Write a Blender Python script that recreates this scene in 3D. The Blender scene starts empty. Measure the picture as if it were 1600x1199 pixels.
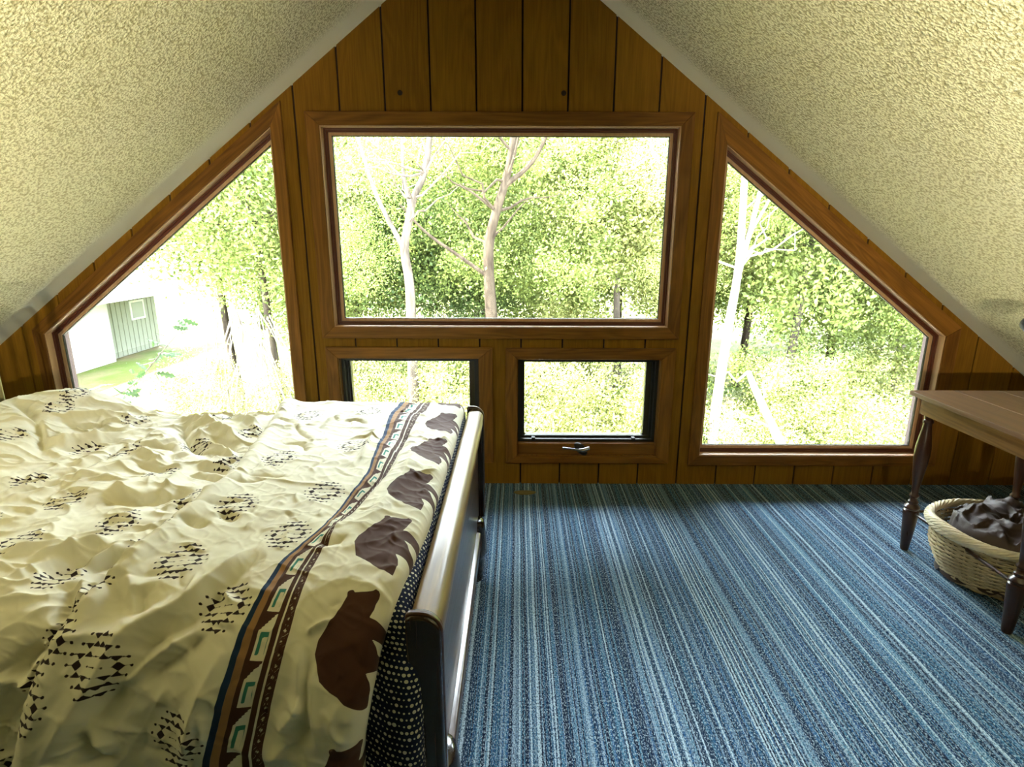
import bpy, bmesh, math, random
import numpy as np
from mathutils import Vector, Matrix
SC = bpy.context.scene
COL = SC.collection
PI = math.pi
# ------------------------------------------------------------------ camera, sky, sun, exposure
D, H, FPX, PITCH, YAW, ROLL, CX = 3.125, 1.413, 894.38, 0.25191, -0.00213, 0.00293, 806.65
cam_data = bpy.data.cameras.new('camera'); cam = bpy.data.objects.new('camera', cam_data); COL.objects.link(cam)
cp, sp_, cy_, sy_ = math.cos(PITCH), math.sin(PITCH), math.cos(YAW), math.sin(YAW)
fw = Vector((sy_*cp, cy_*cp, -sp_)); rt = Vector((cy_, -sy_, 0)); up = rt.cross(fw)
rr = rt*math.cos(ROLL)+up*math.sin(ROLL); uu = up*math.cos(ROLL)-rt*math.sin(ROLL)
m = Matrix((rr, uu, -fw)).transposed().to_4x4(); m.translation = (0, -D, H); cam.matrix_world = m
cam_data.sensor_width = 36; cam_data.lens = FPX/1600*36; cam_data.shift_x = -(CX-800)/1600
cam_data.clip_start = .05; cam_data.clip_end = 300
SC.camera = cam
w = bpy.data.worlds.new('sky'); SC.world = w; w.use_nodes = True
bg = w.node_tree.nodes['Background']; bg.inputs[0].default_value = (.80, .90, 1, 1); bg.inputs[1].default_value = 11.0
sun_d = bpy.data.lights.new('sun', 'SUN'); sun = bpy.data.objects.new('sun', sun_d); COL.objects.link(sun)
sun_d.energy = 30; sun_d.angle = .01; sun_d.color = (1, .95, .84)
sun.rotation_euler = Vector((.80, .06, -.95)).to_track_quat('-Z', 'Y').to_euler()
SC.view_settings.view_transform = 'Standard'; SC.view_settings.look = 'None'
SC.view_settings.exposure = 2.25; SC.view_settings.gamma = 1; SC.view_settings.use_curve_mapping = False
SC.cycles.use_denoising = True
SC.cycles.max_bounces = 10; SC.cycles.diffuse_bounces = 6; SC.cycles.transparent_max_bounces = 16
SC.cycles.caustics_reflective = False; SC.cycles.caustics_refractive = False
SC.cycles.sample_clamp_indirect = 12

# ------------------------------------------------------------------ materials
class NT:
    def __init__(s, name):
        s.m = bpy.data.materials.new(name); s.m.use_nodes = True; s.t = s.m.node_tree; s.t.nodes.clear()
        s.out = s.t.nodes.new('ShaderNodeOutputMaterial'); s.p = s.t.nodes.new('ShaderNodeBsdfPrincipled')
        s.t.links.new(s.p.outputs[0], s.out.inputs[0])
    def n(s, typ, **kw):
        nd = s.t.nodes.new('ShaderNode'+typ)
        for k, v in kw.items(): setattr(nd, k, v)
        return nd
    def L(s, a, b): s.t.links.new(a, b)
    def inp(s, sock, v):
        if isinstance(v, bpy.types.NodeSocket): s.L(v, sock)
        elif v is not None: sock.default_value = v
    def math(s, op, a, b=None, c=None):
        nd = s.n('Math', operation=op); s.inp(nd.inputs[0], a); s.inp(nd.inputs[1], b)
        if c is not None: s.inp(nd.inputs[2], c)
        return nd.outputs[0]
    def mix(s, f, a, b, blend='MIX'):
        nd = s.n('Mix', data_type='RGBA', blend_type=blend); s.inp(nd.inputs[0], f); s.inp(nd.inputs[6], a); s.inp(nd.inputs[7], b)
        return nd.outputs[2]
    def ramp(s, f, stops, interp='LINEAR'):
        nd = s.n('ValToRGB'); nd.color_ramp.interpolation = interp; e = nd.color_ramp.elements
        while len(e) < len(stops): e.new(.5)
        for k, (p, c) in enumerate(stops): e[k].position = p; e[k].color = c if len(c) == 4 else (*c, 1)
        s.L(f, nd.inputs[0]); return nd.outputs[0]
    def coord(s, kind='Object', scale=(1, 1, 1), rot=(0, 0, 0)):
        if kind == 'Position': o = s.n('NewGeometry').outputs['Position']
        else: o = s.n('TexCoord').outputs[kind]
        mp = s.n('Mapping'); s.L(o, mp.inputs[0]); mp.inputs['Scale'].default_value = scale; mp.inputs['Rotation'].default_value = rot
        return mp.outputs[0]
    def noise(s, vec, scale=5, detail=3, rough=.5, dist=0):
        nd = s.n('TexNoise'); s.L(vec, nd.inputs['Vector']); nd.inputs['Scale'].default_value = scale
        nd.inputs['Detail'].default_value = detail; nd.inputs['Roughness'].default_value = rough; nd.inputs['Distortion'].default_value = dist
        return nd.outputs[0]
    def bump(s, h, strength=.3, dist=.01):
        nd = s.n('Bump'); s.L(h, nd.inputs['Height']); nd.inputs['Strength'].default_value = strength; nd.inputs['Distance'].default_value = dist
        s.L(nd.outputs[0], s.p.inputs['Normal']); return nd
    def base(s, c): s.inp(s.p.inputs['Base Color'], c if isinstance(c, bpy.types.NodeSocket) or len(c) == 4 else (*c, 1))
    def set(s, rough=None, metal=None, spec=None, coat=None, sheen=None):
        if rough is not None: s.inp(s.p.inputs['Roughness'], rough)
        if metal is not None: s.p.inputs['Metallic'].default_value = metal
        if spec is not None: s.p.inputs['Specular IOR Level'].default_value = spec
        if coat is not None: s.p.inputs['Coat Weight'].default_value = coat; s.p.inputs['Coat Roughness'].default_value = .12
        if sheen is not None: s.p.inputs['Sheen Weight'].default_value = sheen
        return s

def plain(name, col, rough=.5, metal=0, spec=.5, var=.12, scale=30):
    k = NT(name); nz = k.noise(k.coord('Object'), scale, 3)
    k.base(k.mix(nz, tuple(c*(1-var) for c in col)+(1,), tuple(min(1, c*(1+var)) for c in col)+(1,)))
    k.set(rough, metal, spec); return k.m

def wood(name, dark, light, rot=(0, 0, 0), kind='Position', sc=1.0, rough=.42, coat=0, figure=.5, spec=.35):
    """grain runs along local z after rot"""
    k = NT(name)
    c = k.coord(kind, (1, 1, 1), rot)
    oi = k.n('ObjectInfo').outputs['Random']
    off = k.n('Vectormath' if False else 'VectorMath', operation='ADD'); k.L(c, off.inputs[0])
    cmb = k.n('CombineXYZ'); k.L(k.math('MULTIPLY', oi, 37.0), cmb.inputs[0]); k.L(k.math('MULTIPLY', oi, 11.0), cmb.inputs[2]); k.L(cmb.outputs[0], off.inputs[1])
    st = k.n('Mapping'); k.L(off.outputs[0], st.inputs[0]); st.inputs['Scale'].default_value = (9*sc, 9*sc, .9*sc)
    big = k.noise(st.outputs[0], 1.0, 2, .5, .6)
    rings = k.math('FRACT', k.math('MULTIPLY', big, 9.0))
    tri = k.math('ABSOLUTE', k.math('SUBTRACT', rings, .5))
    st2 = k.n('Mapping'); k.L(off.outputs[0], st2.inputs[0]); st2.inputs['Scale'].default_value = (140*sc, 140*sc, 4*sc)
    fine = k.noise(st2.outputs[0], 1.0, 3, .6)
    f = k.math('ADD', k.math('MULTIPLY', tri, figure), k.math('MULTIPLY', fine, .55))
    f = k.math('ADD', f, k.math('MULTIPLY', k.math('SUBTRACT', oi, .5), .22))
    col = k.ramp(f, [(.12, dark), (.75, light)])
    k.base(col); k.set(k.math('ADD', k.math('MULTIPLY', fine, .15), rough-.07), 0, spec, coat)
    k.bump(f, .12, .003); return k.m

M = {}
WD, WL = (.17, .074, .006), (.34, .165, .015)
M['plank'] = wood('plank_wood', WD, WL, figure=.28, rough=.6, spec=.12)
M['groove'] = plain('groove_dark', (.018, .006, .003), .8)
M['cas_v'] = wood('oak_vertical', (.105, .038, .005), (.30, .125, .018), spec=.2, rough=.5, rot=(0, 0, .3))
M['cas_h'] = wood('oak_horizontal', (.105, .038, .005), (.30, .125, .018), spec=.2, rough=.5, rot=(0, PI/2, 0))
M['cas_l'] = wood('oak_rising', (.105, .038, .005), (.30, .125, .018), spec=.2, rough=.5, rot=(0, math.radians(-53), 0))
M['cas_r'] = wood('oak_falling', (.105, .038, .005), (.30, .125, .018), spec=.2, rough=.5, rot=(0, math.radians(53), 0))
M['stop'] = plain('red_brown_stop', (.115, .030, .013), .35)
M['jamb'] = wood('jamb_wood_lit', (.50, .29, .14), (.78, .52, .32), figure=.2)  # paler than the casing oak: window light on the jambs painted into the wood
M['gasket'] = plain('black_gasket', (.012, .010, .008), .5)
M['bronze'] = plain('bronze_sash', (.055, .042, .020), .35, .4)
M['steel'] = plain('grey_metal', (.35, .35, .38), .25, .9)
M['blackmetal'] = plain('black_metal', (.010, .010, .011), .55, .1)
M['crumb'] = plain('tan_scrap', (.20, .15, .06), .8)

k = NT('thin_glass'); k.t.nodes.remove(k.p)
tr_ = k.n('BsdfTransparent'); gl = k.n('BsdfGlossy'); gl.inputs['Roughness'].default_value = .01
tr_.inputs[0].default_value = (.97, .98, .97, 1)
fr = k.n('Fresnel'); fr.inputs[0].default_value = 1.45; ms = k.n('MixShader'); k.L(fr.outputs[0], ms.inputs[0]); k.L(tr_.outputs[0], ms.inputs[1]); k.L(gl.outputs[0], ms.inputs[2]); k.L(ms.outputs[0], k.out.inputs[0])
M['glass'] = k.m

# popcorn ceiling: stippled except for a smooth band along the gable wall
k = NT('stippled_ceiling'); c = k.coord('Position')
v1 = k.noise(c, 88, 3, .65, .3)
vor = k.n('TexVoronoi', feature='SMOOTH_F1'); k.L(c, vor.inputs['Vector']); vor.inputs['Scale'].default_value = 105; vor.inputs['Smoothness'].default_value = .6
h = k.math('ADD', k.math('MULTIPLY', v1, 1.3), k.math('MULTIPLY', vor.outputs['Distance'], -.7))
sx = k.n('SeparateXYZ'); k.L(k.n('NewGeometry').outputs['Position'], sx.inputs[0])
mr = k.n('MapRange'); mr.interpolation_type = 'SMOOTHSTEP'; k.L(sx.outputs[1], mr.inputs[0]); mr.inputs[1].default_value = -.11; mr.inputs[2].default_value = -.24
mask = mr.outputs[0]
hm = k.math('MULTIPLY', h, mask)
spk = k.ramp(h, [(.14, (.58, .52, .30)), (.40, (.92, .87, .62))])
k.base(k.mix(mask, (.84, .80, .62, 1), spk)); k.set(.9, 0, .2)
k.bump(hm, 1.0, .012); M['ceiling'] = k.m

# striped carpet
k = NT('striped_carpet'); pos = k.n('NewGeometry').outputs['Position']; sx = k.n('SeparateXYZ'); k.L(pos, sx.inputs[0])
wob = k.noise(k.coord('Position', (3, 1.2, 1)), 1.5, 2)
wb2 = k.noise(k.coord('Position', (110, 110, 1)), 1, 2)
x = k.math('ADD', k.math('ADD', sx.outputs[0], k.math('MULTIPLY', wob, .010)), k.math('MULTIPLY', wb2, .0035))
def stripe(width, seed):
    cell = k.math('FLOOR', k.math('DIVIDE', x, width))
    wn = k.n('TexWhiteNoise', noise_dimensions='1D'); k.L(k.math('ADD', cell, seed), wn.inputs['W']); return wn.outputs['Value']
s1, s2, s3 = stripe(.0066, 3.1), stripe(.0260, 71.7), stripe(.0042, 9.3)
mixv = k.math('ADD', k.math('MULTIPLY', s1, .55), k.math('ADD', k.math('MULTIPLY', s2, .25), k.math('MULTIPLY', s3, .20)))
col = k.ramp(mixv, [(.0, (.003, .008, .03)), (.30, (.006, .02, .07)), (.38, (.02, .09, .17)), (.45, (.07, .20, .27)), (.50, (.03, .12, .26)), (.56, (.20, .27, .34)), (.64, (.42, .47, .52)), (.72, (.10, .24, .32)), (.83, (.70, .74, .75))], 'CONSTANT')
lum = k.ramp(s2, [(0, (.03, .10, .17)), (.35, (.05, .17, .26)), (.6, (.09, .14, .20)), (.8, (.02, .06, .16))], 'CONSTANT')
col = k.mix(.22, col, lum)
s4 = stripe(.0049, 33.3)
col = k.mix(k.math('GREATER_THAN', s4, .93), col, (.62, .66, .66, 1)); col = k.mix(k.math('LESS_THAN', s4, .16), col, (.004, .010, .035, 1))
fl = k.noise(k.coord('Position', (300, 110, 1)), 1, 2, .8)
fl2 = k.noise(k.coord('Position', (210, 150, 1)), 1, 2, .8)
col = k.mix(k.ramp(fl, [(.52, (0, 0, 0)), (.60, (.9, .9, .9))]), col, (.58, .62, .62, 1))
col = k.mix(k.ramp(fl2, [(.40, (.9, .9, .9)), (.48, (0, 0, 0))]), col, (.008, .022, .050, 1))
col = k.mix(1.0, col, (.70, .86, 1.0, 1), 'MULTIPLY')
k.base(col); k.set(.95, 0, .1)
ridge = k.math('ADD', k.math('MULTIPLY', fl, .8), k.math('ADD', k.math('MULTIPLY', fl2, .8), k.math('MULTIPLY', s3, .3)))
k.bump(ridge, .8, .006); M['carpet'] = k.m

# ------------------------------------------------------------------ mesh helpers
def link(name, me, mat=None, parent=None, loc=None):
    o = bpy.data.objects.new(name, me); COL.objects.link(o)
    if mat is not None and me is not None and not me.materials: me.materials.append(mat)
    if parent is not None: o.parent = parent
    if loc is not None: o.location = loc
    return o
def tag(o, label=None, cat=None, group=None, kind=None):
    if label: o['label'] = label
    if cat: o['category'] = cat
    if group: o['group'] = group
    if kind: o['kind'] = kind
    return o
def empty(name, loc=(0, 0, 0)):
    o = bpy.data.objects.new(name, None); COL.objects.link(o); o.location = loc; o.empty_display_size = .1; return o
class MB:
    def __init__(s): s.v = []; s.f = []
    def add(s, v, f):
        b = len(s.v); s.v += [tuple(p) for p in v]; s.f += [tuple(i+b for i in q) for q in f]; return s
    def box(s, a, b):
        x0, y0, z0 = a; x1, y1, z1 = b
        return s.add([(x0,y0,z0),(x1,y0,z0),(x1,y1,z0),(x0,y1,z0),(x0,y0,z1),(x1,y0,z1),(x1,y1,z1),(x0,y1,z1)],
            [(0,3,2,1),(4,5,6,7),(0,1,5,4),(1,2,6,5),(2,3,7,6),(3,0,4,7)])
    def prism(s, poly, y0, y1, axis='y'):
        """poly in (x,z), counter-clockwise seen from -y; extruded y0..y1"""
        n = len(poly)
        if axis == 'y': P = [(x, y0, z) for x, z in poly]+[(x, y1, z) for x, z in poly]
        elif axis == 'x': P = [(y0, x, z) for x, z in poly]+[(y1, x, z) for x, z in poly]
        else: P = [(x, z, y0) for x, z in poly]+[(x, z, y1) for x, z in poly]
        return s.add(P, [tuple(range(n)), tuple(range(2*n-1, n-1, -1))]+[(i, i+n, (i+1) % n+n, (i+1) % n) for i in range(n)])
    def rev(s, prof, c=(0, 0, 0), n=20, axis=(0, 0, 1), sx=1, sy=1):
        """prof [(r,h)] about axis"""
        ax = Vector(axis).normalized(); u = ax.orthogonal().normalized() if abs(ax.z) < .999 else Vector((1, 0, 0)); w_ = ax.cross(u)
        P = []
        for r, h in prof:
            for i in range(n):
                a = 2*PI*i/n; P.append(tuple(Vector(c)+ax*h+u*(r*sx*math.cos(a))+w_*(r*sy*math.sin(a))))
        F = [(j*n+i, j*n+(i+1) % n, (j+1)*n+(i+1) % n, (j+1)*n+i) for j in range(len(prof)-1) for i in range(n)]
        F += [tuple(range(n-1, -1, -1)), tuple((len(prof)-1)*n+i for i in range(n))]
        return s.add(P, F)
    def tube(s, pts, r, n=8, closed=False):
        pts = [Vector(p) for p in pts]; m_ = len(pts); rs = r if isinstance(r, (list, tuple)) else [r]*m_
        P = []; u = None
        for i, p in enumerate(pts):
            if closed: t = pts[(i+1) % m_]-pts[i-1]
            else: t = pts[min(i+1, m_-1)]-pts[max(i-1, 0)]
            if t.length < 1e-9: t = Vector((0, 0, 1))
            t.normalize()
            if u is None: u = t.orthogonal().normalized()
            else:
                u = u-t*u.dot(t); u = u.normalized() if u.length > 1e-6 else t.orthogonal().normalized()
            w_ = t.cross(u)
            for j in range(n):
                a = 2*PI*j/n; P.append(tuple(p+(u*math.cos(a)+w_*math.sin(a))*rs[i]))
        F = []
        for i in range(m_ if closed else m_-1):
            for j in range(n):
                a, b = i*n, ((i+1) % m_)*n; F.append((a+j, a+(j+1) % n, b+(j+1) % n, b+j))
        if not closed: F += [tuple(range(n-1, -1, -1)), tuple((m_-1)*n+j for j in range(n))]
        return s.add(P, F)
    def build(s, name, mat, parent=None, smooth=False, bevel=0, seg=2, fix=True):
        me = bpy.data.meshes.new(name); me.from_pydata(s.v, [], s.f)
        if fix:
            bm = bmesh.new(); bm.from_mesh(me); bmesh.ops.recalc_face_normals(bm, faces=bm.faces); bm.to_mesh(me); bm.free()
        if smooth:
            me.polygons.foreach_set('use_smooth', [True]*len(me.polygons))
        o = link(name, me, mat, parent)
        if bevel:
            b = o.modifiers.new('bevel', 'BEVEL'); b.width = bevel; b.segments = seg; b.limit_method = 'ANGLE'
        if smooth: me.set_sharp_from_angle(angle=math.radians(42)) if hasattr(me, 'set_sharp_from_angle') else None
        return o
def npmesh(name, V, F, mat, parent=None, smooth=True):
    me = bpy.data.meshes.new(name); V = np.asarray(V, 'f'); F = np.asarray(F, 'i'); k_ = F.shape[1]
    me.vertices.add(len(V)); me.vertices.foreach_set('co', V.ravel())
    me.loops.add(F.size); me.loops.foreach_set('vertex_index', F.ravel())
    me.polygons.add(len(F)); me.polygons.foreach_set('loop_start', np.arange(0, F.size, k_, dtype='i')); me.polygons.foreach_set('loop_total', np.full(len(F), k_, 'i'))
    me.update(calc_edges=True)
    if smooth: me.polygons.foreach_set('use_smooth', np.ones(len(F), bool))
    return link(name, me, mat, parent)
def inset(poly, d):
    """offset a convex ccw polygon inwards by d (or per-edge list)"""
    n = len(poly); ds = d if isinstance(d, (list, tuple)) else [d]*n; Ls = []
    for i in range(n):
        a, b = Vector(poly[i]), Vector(poly[(i+1) % n]); t = (b-a).normalized(); nn = Vector((-t.y, t.x)); Ls.append((a+nn*ds[i], t))
    o = []
    for i in range(n):
        (p, t), (q, s_) = Ls[i-1], Ls[i]; den = t.x*s_.y-t.y*s_.x
        k_ = ((q.x-p.x)*s_.y-(q.y-p.y)*s_.x)/den; o.append((p.x+t.x*k_, p.y+t.y*k_))
    return o
def ring(po, pi, y0, y1):
    n = len(po); mb = MB()
    P = [(x, y0, z) for x, z in po]+[(x, y0, z) for x, z in pi]+[(x, y1, z) for x, z in po]+[(x, y1, z) for x, z in pi]; F = []
    for i in range(n):
        j = (i+1) % n
        F += [(i, j, n+j, n+i), (2*n+i, 3*n+i, 3*n+j, 2*n+j), (i, 2*n+i, 2*n+j, j), (n+i, n+j, 3*n+j, 3*n+i)]
    return mb.add(P, F)

# ------------------------------------------------------------------ the room
def roof(x): return 2.903-.757*abs(x+.122)
OPEN = {  # ccw (x,z) openings in the gable wall, as built
 'centre': [(-1.003, .930), (.821, .930), (.821, 1.951), (-1.003, 1.951)],
 'left': [(-2.607, .185), (-1.255, .185), (-1.250, 1.945), (-2.607, .883)],
 'right': [(1.053, .185), (2.350, .185), (2.350, .886), (1.058, 1.868)],
 'low_left': [(-.998, .178), (-.214, .178), (-.214, .755), (-.998, .755)],
 'low_right': [(-.001, .178), (.802, .178), (.802, .752), (-.001, .752)]}
XL, XR, YB = -3.35, 3.10, -5.6
def seg_at(poly, x):
    zs = []
    for i in range(len(poly)):
        (a, b), (c_, d_) = poly[i], poly[(i+1) % len(poly)]
        if abs(a-c_) > 1e-6 and min(a, c_)-1e-7 <= x <= max(a, c_)+1e-7: zs.append(b+(d_-b)*(x-a)/(c_-a))
    return (min(zs), max(zs)) if len(zs) >= 2 else None
def column(mb, x0, x1, y0, y1, ext=0.0):
    cuts = {x0, x1}
    for p in list(OPEN.values())+[[(-.122, 0)]]:
        for (x, z) in p:
            if x0 < x < x1: cuts.add(x)
    cuts = sorted(cuts)
    for a, b in zip(cuts, cuts[1:]):
        e = 1e-5; iv = []
        for p in OPEN.values():
            s0, s1_ = seg_at(p, a+e), seg_at(p, b-e)
            if s0 and s1_: iv.append((s0, s1_))
        iv.sort(key=lambda q: q[0][0]); lo = (0, 0)
        for s0, s1_ in iv:
            mb.prism([(a, lo[0]), (b, lo[1]), (b, s1_[0]), (a, s0[0])], y0, y1); lo = (s0[1], s1_[1])
        mb.prism([(a, lo[0]), (b, lo[1]), (b, roof(b)-ext), (a, roof(a)-ext)], y0, y1)
mb = MB(); column(mb, XL, XR, .012, .16)
wall = mb.build('wall_front', M['groove']); tag(wall, 'gable end wall of vertical brown wood boards around five windows', kind='structure')
G0, GW = -1.1270, .22922
edges = [G0+GW*i for i in range(-10, 19)]; edges = [e for e in edges if XL < e < XR]; edges = [XL]+edges+[XR]
rnd = random.Random(4)
for a, b in zip(edges, edges[1:]):
    if b-a < .02: continue
    mb = MB(); column(mb, a+.0048, b-.0048, rnd.uniform(0, .0012), .012, 0)
    mb.build('plank', M['plank'], wall, fix=True)
# two dark knots in the upper boards
for x in (-.591, .226):
    mb = MB(); mb.rev([(.0001, -.0015), (.011, -.0014), (.013, 0), (.012, .004)], (x, .0, 2.105), 14, (0, 1, 0)); mb.build('knot', M['groove'], wall)
mb = MB(); mb.box((XL-.1, YB-.1, -.12), (XR+.1, .14, 0)); fl_ = mb.build('floor', M['carpet']); tag(fl_, kind='structure')
def slab(name, x0, x1, y0, y1, t, mat):
    mb = MB()
    return mb
mb = MB()
for a, b in ((XL-.35, -.122), (-.122, XR+.35)):
    mb.prism([(a, roof(a)), (b, roof(b)), (b, roof(b)+.20), (a, roof(a)+.20)], YB-.15, 0.16)
cl = mb.build('ceiling', M['ceiling']); tag(cl, kind='structure')
# eaves outside the gable
mb = MB()
for a, b in ((XL-.35, -.122), (-.122, XR+.35)):
    mb.prism([(a, roof(a)+.06), (b, roof(b)+.06), (b, roof(b)+.20), (a, roof(a)+.20)], .161, .32)
M['soffit'] = plain('white_soffit', (.7, .7, .66), .7)
ev = mb.build('trim_1', M['soffit']); tag(ev, kind='structure')
M['painted'] = plain('cream_paint', (.62, .58, .40), .8)
for nm, x0, x1 in (('wall_left', XL-.12, XL), ('wall_right', XR, XR+.12)):
    xx = XL if nm == 'wall_left' else XR
    mb = MB(); mb.box((x0, YB-.1, 0), (x1, .14, roof(xx)+.05)); tag(mb.build(nm, M['plank']), kind='structure')
mb = MB(); mb.prism([(XL, 0), (XR, 0), (XR, roof(XR)), (-.122, roof(-.122)), (XL, roof(XL))], YB-.12, YB)
tag(mb.build('wall_back', M['painted']), kind='structure')

# ------------------------------------------------------------------ windows
def board(po, pi, i, y0, y1):
    n = len(po); j = (i+1) % n; mb = MB()
    g = .0006
    return mb.prism([po[i], po[j], pi[j], pi[i]], y0, y1)
def side_mat(a, b):
    dx, dz = b[0]-a[0], b[1]-a[1]
    if abs(dx) < abs(dz)*.2: return M['cas_v']
    if abs(dz) < abs(dx)*.1: return M['cas_h']
    return M['cas_l'] if dx*dz > 0 else M['cas_r']
def window(idx, poly, wd, fixed=True):
    t = empty('window_%d' % idx, (0, 0, 0)); tag(t, kind='structure')
    n = len(poly); ds = [-w_ for w_ in wd]; po = inset(poly, ds)
    for i in range(n):
        po_, pi_ = po, poly
        o = board(po_, pi_, i, -.019, .0); o = o.build('casing_board', side_mat(poly[i], poly[(i+1) % n]), t, bevel=.0025)
    if fixed:
        q1 = inset(poly, .004); q2 = inset(poly, .022); q3 = inset(poly, .036)
        ring(inset(poly, -.004), q1, -.010, .046).build('jamb', M['jamb'], t)
        ring(q1, inset(poly, .012), .034, .044).build('inner_stop', M['stop'], t, bevel=.002)
        ring(q1, q2, .044, .056).build('outer_stop', M['stop'], t, bevel=.002)
        ring(q1, q3, .058, .078).build('sash', M['jamb'], t, bevel=.002)
        ring(inset(poly, .034), inset(poly, .039), .066, .080).build('gasket', M['gasket'], t)
        mb = MB(); mb.prism(inset(poly, .036), .078, .082); mb.build('glass_pane', M['glass'], t)
    return t
window(1, OPEN['centre'], [.064, .064, .066, .070])
window(2, OPEN['left'], [.060, .060, .058, .060])
window(3, OPEN['right'], [.060, .075, .085, .060])
def awning(idx, poly, crank):
    t = window(idx, poly, [.043, .075, .062, .065] if crank else [.043, .078, .065, .068], False)
    (x0, z0), (x1, _), (_, z1), _ = poly
    ring(inset(poly, -.004), inset(poly, .004), -.010, .15).build('jamb', M['cas_v'], t)
    mb = MB(); mb.box((x0+.004, .002, z0+.004), (x1-.004, .15, z0+.074)); mb.build('sill_rail', M['cas_h'], t, bevel=.003)
    q = [(x0+.004, z0+.074), (x1-.004, z0+.074), (x1-.004, z1-.004), (x0+.004, z1-.004)]
    ring(q, inset(q, .016), .030, .060).build('weather_strip', M['gasket'], t)
    ring(inset(q, .010), inset(q, .028), .060, .085).build('inner_stop', M['gasket'], t, bevel=.002)
    # sash with rounded pane corners
    so = inset(q, .012); si = inset(q, [.026, .060, .010, .038] if crank else [.026, .05, .010, .045])
    (a0, b0), (a1, _), (_, b1), _ = si; r = .014; rp = []
    for cx_, cz_, s0 in ((a0+r, b0+r, PI), (a1-r, b0+r, 1.5*PI), (a1-r, b1-r, 0), (a0+r, b1-r, .5*PI)):
        for k_ in range(6): an = s0+k_/5*PI/2; rp.append((cx_+r*math.cos(an), cz_+r*math.sin(an)))
    ro = []
    (c0, d0), (c1, _), (_, d1), _ = so
    for k_, (x_, z_) in enumerate(rp):
        ro.append(((c0 if k_ < 6 or k_ >= 18 else c1), (d0 if k_ < 12 else d1)))
    mb = ring(ro, rp, .085, .115); mb.build('sash', M['bronze'], t)
    ring([(x_+(x_-.5*(a0+a1))*.008, z_+(z_-.5*(b0+b1))*.01) for x_, z_ in rp], rp, .080, .086).build('pane_bead', M['steel'], t)
    mb = MB(); mb.prism([(a0-.004, b0-.004), (a1+.004, b0-.004), (a1+.004, b1+.004), (a0-.004, b1+.004)], .098, .102); mb.build('glass_pane', M['glass'], t)
    for xc in (x0+.095, x1-.125):
        mb = MB(); mb.box((xc-.011, .026, z0+.080), (xc+.011, .064, z0+.098)); mb.build('clip', M['blackmetal'], t, bevel=.003)
    if crank:
        mb = MB(); xb = x0+.37; zb = z0+.040
        mb.rev([(.0001, .022), (.016, .021), (.024, .012), (.026, .0), (.026, -.004)], (xb+.0, -.0, zb), 20, (0, -1, 0), 1.0, 1.9)
        mb.build('crank_housing', M['blackmetal'], t, smooth=True)
        mb = MB(); mb.tube([(xb+.045, -.022, zb+.012), (xb+.01, -.036, zb+.004), (xb-.03, -.034, zb+.008), (xb-.07, -.028, zb+.012), (xb-.108, -.026, zb+.014)], [.011, .013, .006, .005, .007], 10)
        mb.build('crank_handle', M['steel'], t, smooth=True)
    return t
awning(4, OPEN['low_left'], True); awning(5, OPEN['low_right'], True)
# profile (y,z) across the bed, far side -> near side
PR=[(-.835,.36),(-.828,.48),(-.832,.60),(-.85,.69),(-.885,.745),(-.94,.768),(-1.1,.772),(-1.4,.772),(-1.7,.772),(-2.0,.768),(-2.12,.757),(-2.19,.732),(-2.24,.69),(-2.27,.63),(-2.285,.56),(-2.295,.47),(-2.305,.34)]
def _cr(P,n=24):
    P=np.array(P);P=np.vstack([2*P[0]-P[1],P,2*P[-1]-P[-2]]);o=[]
    for i in range(1,len(P)-2):
        for k in range(n):
            t=k/n;a,b,c,d=P[i-1],P[i],P[i+1],P[i+2]
            o.append(.5*(2*b+(c-a)*t+(2*a-5*b+4*c-d)*t*t+(3*b-a-3*c+d)*t**3))
    o.append(P[-2]);return np.array(o)
_C=_cr(PR);_S=np.r_[0,np.cumsum(np.hypot(*np.diff(_C,axis=0).T))]
VMAX=_S[-1]
def prof(v):
    y=np.interp(v,_S,_C[:,0]);z=np.interp(v,_S,_C[:,1])
    e=.004;dy=(np.interp(v+e,_S,_C[:,0])-np.interp(v-e,_S,_C[:,0]));dz=(np.interp(v+e,_S,_C[:,1])-np.interp(v-e,_S,_C[:,1]))
    l=np.hypot(dy,dz)+1e-9
    return y,z,dz/l,-dy/l   # point and normal (ny,nz)  (outwards/up)
def sm(a,b,x): t=np.clip((x-a)/(b-a),0,1);return t*t*(3-2*t)
def low(x):
    return -.038*(1-sm(-.9,-.78,x))+.065*sm(-1.45,-2.0,x)

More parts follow.
